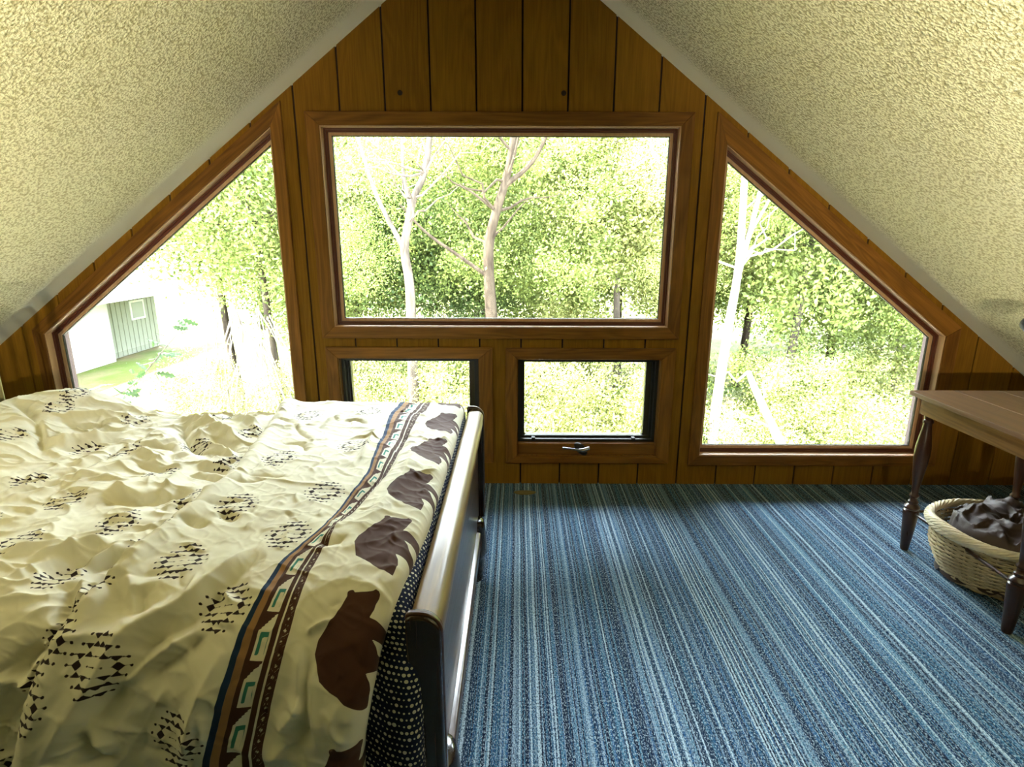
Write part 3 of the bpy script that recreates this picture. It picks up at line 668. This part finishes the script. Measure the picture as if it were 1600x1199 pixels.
for i in range(1, 13):
    mb = MB(); y = -.955-.036 if i == 1 else -.955-.036-.1*(i-1); mb.tube([(-2.035, y, .30), (-2.035, y, 1.165)], .0065, 10); kid(mb.build('headboard_spindle', M['headm'], bed, smooth=True))
mb = MB(); mb.tube([(-2.035, -.955, .30), (-2.035, -2.15, .30)], .010, 10); kid(mb.build('headboard_crossbar', M['headm'], bed, smooth=True))

# ------------------------------------------------------------------ side table
T0 = Vector((1.81, -.718, 0)); tb = empty('side_table', T0); tag(tb, 'brown wooden table with turned legs standing under the right ceiling slope', 'table')
def tk(o): o.location = -T0; return o
M['ttop'] = wood('worn_table_top', (.10, .048, .022), (.235, .125, .066), rot=(PI/2, 0, 0), kind='Object', rough=.42, coat=.12, figure=.35, spec=.4)
M['apron'] = wood('apron_wood', (.085, .036, .008), (.24, .115, .030), rot=(PI/2, 0, 0), rough=.45)
M['tleg'] = wood('turned_leg_wood', (.020, .007, .004), (.070, .026, .012), rough=.3, coat=.35, figure=.3)
xs = [1.750, 1.945, 2.150, 2.352, 2.55]
for a, b in zip(xs, xs[1:]):
    mb = MB(); mb.box((a+.0006, -1.372, .7325), (b-.0006, -.655, .7525)); tk(mb.build('tabletop_board', M['ttop'], tb, bevel=.0022))
for nm, a, b in (('apron', (1.786, -1.34, .655), (1.804, -.690, .7325)), ('apron', (1.804, -.708, .655), (2.49, -.690, .7325)), ('apron', (1.804, -1.34, .655), (2.49, -1.322, .7325)), ('apron', (2.49, -1.34, .655), (2.508, -.690, .7325))):
    mb = MB(); mb.box(a, b); tk(mb.build(nm, M['apron'], tb, bevel=.0015))
prof_leg = [(.016, 0), (.018, .01), (.031, .175), (.033, .190), (.031, .200), (.024, .204), (.031, .210), (.032, .218), (.026, .226), (.018, .232), (.021, .240), (.021, .246), (.015, .252), (.014, .262), (.020, .270), (.020, .276), (.014, .283), (.0145, .30), (.018, .34), (.027, .42), (.031, .47), (.030, .51), (.024, .56), (.018, .60), (.016, .617), (.021, .624), (.021, .630), (.016, .637), (.019, .655), (.021, .7325)]
LG = [(1.812, -.718), (1.812, -1.298), (2.272, -.718), (2.272, -1.298)]
lme = None
for x_, y_ in LG:
    if lme is None:
        mb = MB(); mb.rev(prof_leg, (0, 0, 0), 22); o = mb.build('leg', M['tleg'], tb, smooth=True); lme = o.data
    else: o = link('leg', lme, None, tb)
    o.location = Vector((x_, y_, 0))-T0
for a, b in ((0, 1), (0, 2), (1, 3), (2, 3)):
    (x0, y0), (x1, y1) = LG[a], LG[b]
    d = Vector((x1-x0, y1-y0, 0)).normalized()*.028
    mb = MB(); mb.tube([(x0+d.x, y0+d.y, .193), ((x0+x1)/2, (y0+y1)/2, .195), (x1-d.x, y1-d.y, .193)], [.0065, .0085, .0065], 10); tk(mb.build('stretcher', M['tleg'], tb, smooth=True))

# ------------------------------------------------------------------ wicker basket with a brown cloth
BC = Vector((2.052, -.955, 0)); bk = empty('wicker_basket', BC); tag(bk, 'pale woven wicker laundry basket under the table', 'basket')
M['wick'] = plain('wicker', (.52, .42, .24), .55, 0, .4, .3, 60)
M['wickl'] = plain('wicker_rim', (.70, .61, .42), .5, 0, .4, .22, 50)
def brad(z): return .175+.058*min(1, z/.13)**.8+.012*z
def bp_(a, r, z): return (1.12*r*math.cos(a), r*math.sin(a), z)
NS = 30; mbv = MB()
for i in range(NS):
    a = 2*PI*i/NS; mb = MB(); mb.tube([bp_(a, brad(z), z) for z in (.004, .03, .07, .12, .17, .215)], .0042, 6); mb.build('stake', M['wick'], bk, smooth=True)
nrow = 24; mbw = MB()
for j in range(nrow):
    z = .008+j*.0088; pts = []
    for i in range(NS*4):
        a = 2*PI*i/(NS*4); off = .0048*math.cos(a*NS/2+(PI if j % 2 else 0)); pts.append(bp_(a, brad(z)+off, z+.0006*math.sin(a*7+j)))
    mbw.tube(pts, .0046, 5, closed=True)
tag(mbw.build('woven_side', M['wick'], bk, smooth=True, fix=False), kind='stuff')
mb = MB(); mb.rev([(brad(.006)-.004, .002), (brad(.006)-.004, .010)], (0, 0, 0), 32, (0, 0, 1), 1.12, 1); mb.build('basket_bottom', M['wick'], bk)
def rimz(a): return .232+.020*math.exp(-((a-PI)/.5)**2)+.02*(math.exp(-(a/.5)**2)+math.exp(-((a-2*PI)/.5)**2))
for q_ in range(7):
    pts = []; rs = []
    for i in range(330):
        a = 2*PI*i/150; tw = a*9+q_*2*PI/7; rw = .0115; pts.append(bp_(a, .250+rw*math.cos(tw)*1.1, rimz(a)+rw*math.sin(tw)*1.05))
    mb = MB(); mb.tube(pts, .0072, 6, closed=True); mb.build('rim_strand', M['wickl'], bk, smooth=True, fix=False)
# cloth heaped in the basket
NA, NR = 120, 46; V = []; r_ = np.random.RandomState(5)
A_, R_ = np.meshgrid(np.linspace(0, 2*PI, NA, endpoint=False), np.linspace(0, 1, NR))
xx = R_*np.cos(A_); yy = R_*np.sin(A_)
hz = .20+.065*np.sqrt(np.clip(1-R_**2.4, 0, 1))+vn(xx*2.4+5, yy*2.4+5, 31)*.08
rid = 1-np.abs(vn(xx*3.1+xx*yy+7, yy*4.2-xx*1.5+8, 32))*4; hz += np.clip(rid, 0, 1)**2*.026
rid = 1-np.abs(vn(xx*6+9, yy*6.5+9+xx, 33))*4; hz += np.clip(rid, 0, 1)**2*.007
hz += .03*sm(.2, -.6, xx)*0+.035*sm(-.1, .5, xx)
hz = hz-.20*sm(.86, 1.0, R_)
rr2 = .215*(R_)+.006*vn(A_*5, R_*9, 34)
pts = np.stack([rr2*np.cos(A_)*1.1+.012, rr2*np.sin(A_), hz], -1).reshape(-1, 3)
idx = np.arange(NA*NR).reshape(NR, NA); n2 = np.roll(idx, -1, 1); F = np.stack([idx[:-1], n2[:-1], n2[1:], idx[1:]], -1).reshape(-1, 4)
k = NT('brown_cloth'); k.base(k.mix(k.noise(k.coord('Object'), 12, 3), (.030, .016, .012, 1), (.062, .036, .028, 1))); k.set(.6, 0, .4, sheen=.1); k.bump(k.noise(k.coord('Object'), 70, 4), .25, .004)
cloth = npmesh('crumpled_cloth', pts, F, k.m); cloth.location = BC; tag(cloth, 'crumpled dark brown cloth heaped in the wicker basket', 'cloth')
# dark lamp just entering the frame at the right, clamped to the table
LT = Vector((2.30, -1.0, .7525)); lamp = empty('desk_lamp', LT); tag(lamp, 'dark metal lamp on the table, its head at the right edge', 'lamp')
mb = MB(); mb.rev([(.06, 0), (.062, .008), (.045, .016), (.012, .022), (.0001, .024)], (0, 0, 0), 24); mb.build('base', M['blackmetal'], lamp, smooth=True)
mb = MB(); mb.tube([(0, 0, .02), (0, 0, .12), (-.03, 0, .22), (-.12, 0, .31), (-.25, 0, .345), (-.32, 0, .348)], .006, 10); mb.build('arm', M['blackmetal'], lamp, smooth=True)
mb = MB(); mb.rev([(.0001, 0), (.018, .006), (.030, .022), (.036, .05), (.036, .085), (.020, .10), (.008, .105)], (-.422, 0, .348), 24, (1, 0, 0)); mb.build('lamp_head', M['blackmetal'], lamp, smooth=True)
# small tan scrap on the carpet by the wall
mb = MB(); pts = [(.045+.062*math.cos(a)*(1+.08*math.sin(3*a)), -.132+.026*math.sin(a)) for a in [2*PI*i/22 for i in range(22)]]
mb.prism(pts, .0005, .006, axis='z'); sc_ = mb.build('paper_scrap', M['crumb'], bevel=.002); tag(sc_, 'small flat tan scrap lying on the carpet beside the wall', 'scrap')
# ------------------------------------------------------------------ outside
GZ = -2.8
k = NT('lawn_ground'); c = k.coord('Position'); k.base(k.mix(k.ramp(k.noise(c, .45, 5, .6), [(.42, (0, 0, 0)), (.62, (1, 1, 1))]), (.055, .08, .014, 1), (.11, .09, .05, 1))); k.set(.95, 0, .1); k.bump(k.noise(c, 8, 5, .7), .6, .1)
mb = MB(); mb.box((-60, .4, GZ-.2), (60, 70, GZ)); tag(mb.build('ground', k.m), kind='structure')
k = NT('pale_bounce_patio'); k.base(k.mix(k.noise(k.coord('Position'), 3, 5), (.52, .49, .40, 1), (.66, .62, .50, 1))); k.set(.9, 0, .2)  # unseen patio, added to bounce sunlight up through the windows
mb = MB(); mb.box((-5, .4, GZ), (6, 5.2, GZ+.04)); tag(mb.build('added_patio', k.m), kind='structure')
M['bounce_roof'] = plain('white_bounce_roof', (.74, .74, .68), .7, 0, .2, .05)  # low roof added out of view as a reflector for the ceiling
mb = MB(); mb.add([(-3.3, .30, -.12), (3.05, .30, -.12), (3.05, 1.0, -.26), (-3.3, 1.0, -.26), (-3.3, .30, -.18), (3.05, .30, -.18), (3.05, 1.0, -.32), (-3.3, 1.0, -.32)], [(0, 1, 2, 3), (7, 6, 5, 4), (0, 4, 5, 1), (1, 5, 6, 2), (2, 6, 7, 3), (3, 7, 4, 0)])
tag(mb.build('added_low_roof', M['bounce_roof']), kind='structure')
k = NT('outer_siding'); k.base((.30, .20, .10)); k.set(.8)
mb = MB(); mb.box((XL-.1, .165, GZ-.1), (XR+.1, .30, -.14)); tag(mb.build('wall_outside', k.m), kind='structure')

def leafmat(name, a, b, trans):
    k = NT(name); at = k.n('Attribute', attribute_name='tint'); col = k.ramp(at.outputs['Fac'], [(0, a), (.7, b), (1, tuple(min(1, x*1.5) for x in b))])
    k.base(col); k.set(.6, 0, .25)
    tl = k.n('BsdfTranslucent'); k.L(col, tl.inputs[0]); ms = k.n('MixShader'); ms.inputs[0].default_value = trans
    k.L(k.p.outputs[0], ms.inputs[1]); k.L(tl.outputs[0], ms.inputs[2]); k.L(ms.outputs[0], k.out.inputs[0]); return k.m
M['leaf_g'] = leafmat('green_leaves', (.020, .038, .006), (.155, .19, .046), .42)
M['leaf_y'] = leafmat('yellow_green_leaves', (.040, .052, .009), (.25, .26, .085), .42)
M['leaf_d'] = leafmat('deep_green_leaves', (.012, .027, .006), (.075, .11, .025), .35)
def barkm(n_, a, b):
    k = NT(n_); k.base(k.ramp(k.noise(k.coord('Position', (1, 1, .3)), 9, 5, .65), [(.35, a), (.65, b)])); k.set(.9, 0, .1); k.bump(k.noise(k.coord('Position', (1, 1, .2)), 30, 4), .6, .02); return k.m
M['bark'] = barkm('brown_bark', (.012, .008, .005), (.04, .03, .02)); M['bark_p'] = barkm('pale_bark', (.05, .042, .034), (.14, .125, .105)); M['bark_g'] = barkm('grey_bark', (.026, .021, .016), (.07, .056, .044))
rs = np.random.RandomState(8)
def leafcloud(name, n, R, L, mat, clumps=46, flat=.85):
    """one reusable foliage mesh: n pointed leaves in clumps inside an ellipsoid"""
    d = rs.normal(size=(clumps, 3)); d /= np.linalg.norm(d, axis=1)[:, None]; cc = d*(rs.rand(clumps, 1)**.45)*R*np.array([1, 1, flat])
    ci = rs.randint(0, clumps, n); cr = (.16+.20*rs.rand(clumps))*R
    p = cc[ci]+rs.normal(size=(n, 3))*cr[ci][:, None]*.55
    nn = rs.normal(size=(n, 3))+np.array([0, -.25, .7]); nn /= np.linalg.norm(nn, axis=1)[:, None]
    t = np.cross(nn, rs.normal(size=(n, 3))); t /= np.linalg.norm(t, axis=1)[:, None]; b = np.cross(nn, t)
    l = (L*(.6+.8*rs.rand(n)))[:, None]
    V = np.stack([p-t*l*.5, p+b*l*.27-nn*l*.05, p+t*l*.5, p-b*l*.27-nn*l*.05], 1).reshape(-1, 3)
    F = np.arange(4*n).reshape(n, 4)
    me = bpy.data.meshes.new(name); me.vertices.add(4*n); me.vertices.foreach_set('co', V.astype('f').ravel()); me.loops.add(4*n); me.loops.foreach_set('vertex_index', F.ravel().astype('i'))
    me.polygons.add(n); me.polygons.foreach_set('loop_start', (np.arange(n)*4).astype('i')); me.polygons.foreach_set('loop_total', np.full(n, 4, 'i')); me.update(calc_edges=True)
    at = me.attributes.new('tint', 'FLOAT', 'POINT'); tn = np.clip(rs.rand(n)*.6+.4*rs.rand(clumps)[ci], 0, 1); at.data.foreach_set('value', np.repeat(tn, 4).astype('f')); me.materials.append(mat); return me
FG = [leafcloud('foliage', 14000, 1.0, .046, M['leaf_g']) for _ in range(2)]
FY = [leafcloud('foliage', 14000, 1.0, .044, M['leaf_y']) for _ in range(2)]
FD = [leafcloud('foliage', 13000, 1.0, .050, M['leaf_d'])]
FF = [leafcloud('foliage', 12000, 1.0, .032, M['leaf_g'], 60), leafcloud('foliage', 12000, 1.0, .032, M['leaf_y'], 60)]
rt_ = random.Random(21)
def put_foliage(parent, me, c, r):
    o = link('foliage', me, None, parent); o.location = c; o.scale = r if isinstance(r, tuple) else (r, r, r); o.rotation_euler = (rt_.uniform(-.3, .3), rt_.uniform(-.3, .3), rt_.uniform(0, 6.28)); tag(o, kind='stuff'); return o
def wig(p, q, n, amp):
    p, q = Vector(p), Vector(q); o = []
    for i in range(n+1):
        t = i/n; o.append(p.lerp(q, t)+Vector((rt_.gauss(0, amp), rt_.gauss(0, amp), rt_.gauss(0, amp)))*(1 if 0 < i < n else 0))
    return o
def path_r(pts, r0, r1): n = len(pts); return [r0+(r1-r0)*i/(n-1) for i in range(n)]
def smoothpts(P):
    P = chaikin([tuple(p) for p in P], 2); return [tuple(p) for p in P]
def tree(name, base, trunk, r0, crowns, label, group=None, bark='bark', twigs=10, branches=(), spread=1.6):
    t = empty(name, base); tag(t, label, 'tree' if name != 'bush' else 'bush', group); B = Vector(base)
    if trunk:
        P = smoothpts([Vector(p)-B for p in trunk]); mb = MB(); mb.tube(P, path_r(P, r0, r0*.35), 9); mb.build('trunk', M[bark], t, smooth=True, fix=False)
        mb = MB(); any_ = False
        for br, rb in branches:
            P = smoothpts([Vector(p)-B for p in br]); o = MB(); o.tube(P, path_r(P, rb, rb*.3), 7); o.build('branch', M[bark], t, smooth=True, fix=False)
        for i in range(twigs):
            p = Vector(trunk[rt_.randint(len(trunk)//2, len(trunk)-1)])-B; d = Vector((rt_.uniform(-1, 1), rt_.uniform(-.6, .6), rt_.uniform(-.1, 1))).normalized()*spread*rt_.uniform(.5, 1)
            W = wig(p, p+d, 5, .06); mb.tube(W, path_r(W, r0*.22, .004), 5); any_ = True
        if any_: tag(mb.build('twigs', M[bark], t, smooth=True, fix=False), kind='stuff')
    for me, c_, r in crowns: put_foliage(t, me, Vector(c_)-B, r)
    return t
# the four trunks the windows show
tree('maple_tree', (-.50, 6.5, GZ), [(-.50, 6.5, GZ), (-.42, 6.5, -1.0), (-.441, 6.5, .1), (-.48, 6.5, .68), (-.49, 6.5, 1.3), (-.355, 6.5, 1.8), (-.2, 6.5, 2.25), (-.1, 6.5, 2.7), (.1, 6.6, 4.2)], .125,
     [(FG[0], (-.6, 8.3, 3.2), 1.7), (FG[1], (-1.0, 7.9, 1.5), 1.25), (FG[0], (1.0, 7.3, 1.2), 1.1), (FG[1], (1.0, 7.6, 2.7), 1.2), (FG[0], (-.2, 8.8, 1.2), 1.2)],
     'tree with a leaning dark trunk seen through the middle of the large window', branches=[([(-.571+.1, 6.5, .75), (-1.0, 6.5, 1.12), (-1.5, 6.5, 1.45), (-1.9, 6.5, 1.9)], .04), ([(-.2, 6.5, 2.2), (.2, 6.45, 2.49), (.40, 6.4, 2.82), (.6, 6.4, 3.3)], .05)], twigs=16)
tree('ash_tree', (-1.7, 6.0, GZ), [(-1.7, 6, GZ), (-1.72, 6, -1.2), (-1.707, 6, .16), (-1.70, 6, .72), (-1.78, 6, 1.21), (-1.685, 6, 1.6), (-1.60, 6, 1.97), (-1.39, 6, 2.33), (-1.3, 6, 2.9), (-1.2, 6, 3.9)], .095,
     [(FF[0], (-2.5, 7.4, 2.6), 1.3), (FF[1], (-1.2, 7.6, 3.3), 1.2), (FF[0], (-2.9, 6.9, 1.2), 1.0)],
     'forked tree with grey bark seen at the left side of the large window', bark='bark_g', branches=[([(-1.78, 6, 1.25), (-1.96, 6, 1.59), (-2.18, 6, 2.06), (-2.35, 6, 2.7), (-2.5, 6, 3.3)], .045), ([(-1.65, 6, 1.85), (-1.73, 6, 2.33), (-1.73, 6, 2.9)], .035)], twigs=22)
tree('birch_tree', (2.95, 5.0, GZ), [(2.95, 5, GZ), (2.93, 5, -1.3), (2.972, 5, -.43), (3.017, 5, .27), (3.082, 5, .98), (3.057, 5, 1.67), (3.033, 5, 2.33), (3.0, 5.1, 3.6)], .085,
     [(FF[0], (3.9, 5.9, 2.6), 1.3), (FF[1], (2.6, 6.0, 2.8), 1.0), (FF[0], (2.6, 5.9, 1.0), .7)],
     'pale-barked tree standing upright at the left of the right-hand window', bark='bark_p', branches=[([(3.064, 5, .85), (3.196, 5, 1.59), (3.298, 5, 2.25), (3.5, 5, 3.2)], .05), ([(3.2, 5, 1.5), (3.45, 5, 2.0), (3.62, 5, 2.6)], .025)], twigs=20)
tree('dead_tree', (3.66, 4.0, GZ), [(3.66, 4, GZ), (3.6, 4, -1.8), (3.526, 4, -1.286), (3.352, 4, -1.02), (3.163, 4, -.67), (2.978, 4, -.33), (2.95, 4, -.25)], .085, [(FY[0], (4.6, 5.2, -1.2), 1.0)],
     'broken pale leaning trunk low in the right-hand window', bark='bark_p', twigs=4, spread=.8)
# woodland beyond
G1 = 'woodland trees beyond the windows'
i = 0
for (x, y, z, r, me, bk_) in [(-5.2, 8.6, 1.6, 1.9, FG[0], 'bark'), (-3.6, 9.5, 2.6, 2.1, FG[1], 'bark_g'), (-2.2, 9.0, 1.2, 1.6, FD[0], 'bark'), (1.9, 8.2, 1.6, 1.5, FY[0], 'bark_g'), (3.0, 8.8, 2.8, 2.0, FY[1], 'bark'),
    (5.3, 7.6, 1.2, 1.9, FG[0], 'bark_g'), (6.6, 8.8, 2.6, 2.1, FG[1], 'bark'), (7.6, 6.6, .2, 1.5, FG[0], 'bark_g'), (-7.6, 11.5, 2.2, 2.6, FG[1], 'bark'), (-11.5, 23, 3.0, 4.5, FG[0], 'bark'),
    (-4.9, 13.5, 2.5, 3.0, FY[0], 'bark'), (-1.0, 13, 2.2, 3.0, FG[0], 'bark_g'), (2.9, 13.5, 2.4, 3.0, FG[1], 'bark'), (6.6, 13, 2.3, 3.1, FY[1], 'bark'), (10.6, 12.5, 2.0, 3.2, FG[0], 'bark_g'),
    (-8.5, 19, 4, 4.6, FG[1], 'bark'), (-1.5, 20, 4, 5, FG[0], 'bark'), (6.5, 20, 4, 5, FG[1], 'bark'), (14.5, 19, 4, 5.2, FY[0], 'bark')]:
    LAB = ['tall leafy tree beyond the left-hand window', 'leafy tree standing between the left and large windows'][0] if x < -4 else ('leafy woodland tree beyond the large middle window' if x < 4 else 'leafy woodland tree beyond the right-hand window')
    fx, fz = rt_.uniform(-.3, .3), rt_.uniform(.3, .6)
    tree('woodland_tree', (x, y, GZ), [(x+fx, y, GZ), (x+fx*.4, y, GZ+1.5), (x, y, z), (x-fx, y, z+r)], .07+.02*r, [(me, (x, y, z), r), (me, (x+r*.7, y+.4, z-r*.6), r*.7), (me, (x-r*.6, y-.2, z+r*.5), r*.75)],
         LAB, {0: 'woodland trees beyond the left window', 1: 'woodland trees beyond the large window', 2: 'woodland trees beyond the right window'}[0 if x < -4 else (1 if x < 4 else 2)], bark=bk_, twigs=6, spread=r)
for (x, y, r, h, me) in [(-4.3, 6.8, 1.1, 1.1, FY[0]), (-2.7, 6.6, 1.1, 1.3, FF[1]), (-1.0, 5.9, 1.1, 1.25, FY[1]), (.5, 5.6, 1.15, 1.35, FY[0]), (1.9, 5.8, 1.1, 1.2, FY[1]), (2.6, 7.2, 1.0, 1.3, FG[0]), (4.6, 6.6, 1.3, 1.3, FG[0]), (5.7, 5.4, 1.0, .9, FF[0]), (-6.2, 8.0, 1.0, 1.0, FY[1]), (.8, 8.4, 1.5, 1.7, FY[0]), (-3.6, 8.9, 1.2, 1.3, FY[0]), (6.8, 7.3, 1.2, 1.2, FY[1]), (3.0, 4.6, .9, 1.0, FY[0]), (-3.4, 5.4, .9, .9, FY[1]), (-5.4, 6.4, .8, .8, FF[1]), (-2.0, 8.2, 1.2, 1.5, FG[1])]:
    tree('bush', (x, y, GZ), None, 0, [(me, (x, y, GZ+h*.95), (r, r, h))], {0: 'yellow-green bush low beyond the left-hand window', 1: 'yellow-green bush low beyond the small lower windows', 2: 'green bush low beyond the right-hand window'}[0 if x < -3 else (1 if x < 2.5 else 2)],
         {0: 'bushes beyond the left window', 1: 'bushes beyond the lower windows', 2: 'bushes beyond the right window'}[0 if x < -3 else (1 if x < 2.5 else 2)])
# every tree and bush gets its own description: which window, which row, which place in the row
ORD = ['leftmost', 'second from the left', 'third from the left', 'fourth from the left', 'fifth from the left', 'sixth from the left', 'seventh from the left', 'eighth from the left']
def name_rows(stem, what):
    L = {}
    for o in COL.objects:
        if o.name.split('.')[0] == stem and o.parent is None:
            px = 807+894*o.location.x/(o.location.y+3.125); wn_ = 'left' if px < 490 else ('large middle' if px < 1070 else 'right')
            if stem == 'bush': wn_ = {'large middle': 'small lower'}.get(wn_, wn_)
            row = ('nearer' if o.location.y < (10 if stem != 'bush' else 7.0) else 'farther')
            L.setdefault((wn_, row), []).append((px, o))
    for (wn_, row), l in L.items():
        l.sort(key=lambda q: q[0]); nw = 'windows' if wn_ == 'small lower' else 'window'
        for k_, (_, o) in enumerate(l):
            pos_ = 'the only one' if len(l) == 1 else ('rightmost' if k_ == len(l)-1 else ORD[k_])
            o['label'] = '%s of the %s row beyond the %s %s, %s' % (what, row, wn_, nw, pos_); o['group'] = '%s beyond the %s %s' % ('woodland trees' if stem != 'bush' else 'bushes', wn_, nw)
name_rows('woodland_tree', 'leafy woodland tree'); name_rows('bush', 'low leafy bush')
# tangle of pale dead vines left of centre
vt = empty('dead_vines', (-4.6, 6.6, GZ)); tag(vt, 'tangle of pale dead vines beyond the left-hand window', 'vines'); mb = MB()
for i in range(34):
    x0 = rt_.gauss(0, .45); z1 = 2.9-abs(rt_.gauss(0, .5)); P = [(x0*.6, rt_.uniform(-.3, .3), z1+.2), (x0, rt_.uniform(-.4, .4), z1-.4), (x0*1.5+rt_.gauss(0, .15), rt_.uniform(-.4, .4), z1*.5), (x0*2.0+rt_.gauss(0, .3), rt_.uniform(-.4, .4), .05)]
    P = smoothpts(P); mb.tube(P, path_r(P, .012, .005), 4)
tag(mb.build('vine_strands', M['bark_p'], vt, smooth=True, fix=False), kind='stuff')
# neighbour's house
hs = empty('neighbour_house', (-14.2, 14.5, GZ)); tag(hs, 'white single-storey house with a pale roof beyond the left window', 'house')
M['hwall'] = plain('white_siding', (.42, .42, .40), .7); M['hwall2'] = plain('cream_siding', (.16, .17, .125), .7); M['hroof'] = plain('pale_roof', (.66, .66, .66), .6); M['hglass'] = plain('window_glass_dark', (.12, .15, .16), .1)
mb = MB(); mb.box((-6.0, -5.5, 0), (.4, 1.6, 2.15)); mb.build('house_wall', M['hwall'], hs)
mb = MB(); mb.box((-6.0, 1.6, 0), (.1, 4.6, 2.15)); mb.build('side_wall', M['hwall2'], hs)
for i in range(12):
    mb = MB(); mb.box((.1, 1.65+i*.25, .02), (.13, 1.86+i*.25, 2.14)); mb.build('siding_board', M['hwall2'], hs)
mb = MB(); mb.prism([(-6.4, 2.05), (.8, 2.05), (.8, 2.17), (-2.8, 4.0), (-6.4, 2.17)], -5.8, 5.0); mb.build('roof', M['hroof'], hs)
mb = MB(); mb.box((.13, 3.1, 1.2), (.16, 3.9, 1.9)); o = mb.build('window', M['hwall'], hs); mb = MB(); mb.box((.161, 3.18, 1.27), (.165, 3.82, 1.83)); mb.build('pane', M['hglass'], o)
# oak twig close outside the left window
ob = empty('oak_branch', (-3.71, 1.6, .03)); tag(ob, 'thin oak twig with lobed leaves close outside the left-hand window', 'branch')
O = Vector((-3.71, 1.6, .03)); P = smoothpts([Vector(p)-O for p in [(-4.3, 1.6, .0), (-3.711, 1.6, .027), (-3.399, 1.6, .08), (-3.145, 1.6, .295), (-2.979, 1.62, .489), (-2.85, 1.64, .62)]])
mb = MB(); mb.tube(P, path_r(P, .009, .003), 6); mb.build('stem', M['bark_g'], ob, smooth=True)
out = []; lob = [(0, .0), (.10, .03), (.16, .11), (.24, .06), (.33, .17), (.44, .07), (.54, .20), (.66, .09), (.76, .16), (.84, .07), (1.0, .0)]
LP = [(x_, y_) for x_, y_ in lob]+[(x_, -y_) for x_, y_ in lob[-2:0:-1]]
me = bpy.data.meshes.new('leaf'); bm = bmesh.new(); ctr = [bm.verts.new((x_, 0, .02*math.sin(x_*3))) for x_, _ in lob]
upv = [ctr[0]]+[bm.verts.new((x_, y_, -.02)) for x_, y_ in lob[1:-1]]+[ctr[-1]]; dnv = [ctr[0]]+[bm.verts.new((x_, -y_, -.02)) for x_, y_ in lob[1:-1]]+[ctr[-1]]
for i in range(len(lob)-1):
    for sd_ in (upv, dnv):
        vs_ = []; [vs_.append(q_) for q_ in (ctr[i], ctr[i+1], sd_[i+1], sd_[i]) if q_ not in vs_]
        if len(vs_) > 2: bm.faces.new(vs_)
bm.to_mesh(me); bm.free(); at = me.attributes.new('tint', 'FLOAT', 'POINT'); at.data.foreach_set('value', [.0]*len(me.vertices)); me.materials.append(M['leaf_d'])
for i in range(46):
    q_ = Vector(P[rt_.randint(4, len(P)-1)]); o = link('leaf', me, None, ob); s_ = rt_.uniform(.10, .18)
    o.location = q_+Vector((rt_.gauss(0, .09), rt_.gauss(0, .05), rt_.gauss(0, .08))); o.scale = (s_, s_*1.1, s_); o.rotation_euler = (rt_.uniform(-1.2, 1.2)+PI/2*.6, rt_.uniform(-.5, .9), rt_.uniform(0, 6.28))

# two fill lamps added behind the camera to brighten the ceiling slopes
def fill_lamp(x, tgt, label, e):
    t = empty('added_fill_lamp', (x, -3.75, 0)); tag(t, label, 'lamp')
    mb = MB(); mb.rev([(.10, 0), (.10, .015), (.02, .03), (.0001, .035)], (0, 0, 0), 24); mb.build('base', M['blackmetal'], t, smooth=True)
    mb = MB(); mb.tube([(0, 0, .02), (0, 0, 1.01)], .010, 10); mb.build('pole', M['blackmetal'], t, smooth=True)
    p = Vector((0, 0, 1.05)); d = (Vector(tgt)-Vector((x, -3.75, 1.05))).normalized()
    mb = MB(); mb.rev([(.03, -.10), (.045, -.09), (.065, .05), (.062, .05), (.042, -.07), (.0001, -.08)], p, 24, d); mb.build('lamp_shade', M['blackmetal'], t, smooth=True)
    sg = -1 if x < 0 else 1; s0 = p+d*.055; q0, q1 = [s0+Vector((sg*math.sin(math.radians(a)), math.cos(math.radians(a)), 0))*.13 for a in (-22, 17)]; dz = Vector((0, 0, .055)); dy = Vector((0, .004, 0))
    e0, e1 = [s0+Vector((sg*math.sin(math.radians(a)), math.cos(math.radians(a)), 0))*.12 for a in (-25, 75)]; z0, z1 = Vector((0, 0, -.09)), Vector((0, 0, .004))
    mb = MB(); mb.add([e0+z0, e1+z0, e1+z1, e0+z1, e0+z0+dy, e1+z0+dy, e1+z1+dy, e0+z1+dy], [(0, 1, 2, 3), (7, 6, 5, 4), (0, 4, 5, 1), (1, 5, 6, 2), (2, 6, 7, 3), (3, 7, 4, 0)]); mb.build('barn_door', M['blackmetal'], t)  # flap added to keep the fill lamp's spill off table and lower wall
    mb = MB(); mb.add([q0-dz, q1-dz, q1+dz, q0+dz, q0-dz+dy, q1-dz+dy, q1+dz+dy, q0+dz+dy], [(0, 1, 2, 3), (7, 6, 5, 4), (0, 4, 5, 1), (1, 5, 6, 2), (2, 6, 7, 3), (3, 7, 4, 0)]); mb.build('barn_door', M['blackmetal'], t)  # flap added to hide the fill lamp's reflection in the large window
    l = bpy.data.lights.new('spot', 'SPOT'); l.spot_size = math.radians(68); l.spot_blend = 1.0; l.energy = e; l.color = (1, .91, .62); l.shadow_soft_size = .04; o = bpy.data.objects.new('spot', l); COL.objects.link(o)
    o.parent = t; o.location = p+d*.055; o.rotation_euler = d.to_track_quat('-Z', 'Y').to_euler()
fill_lamp(-.55, (-1.95, -1.35, 1.7), 'added black fill lamp behind the viewer, brightening the left ceiling slope', 165)
fill_lamp(.35, (1.85, -1.3, 1.65), 'added black fill lamp behind the viewer, brightening the right ceiling slope', 195)
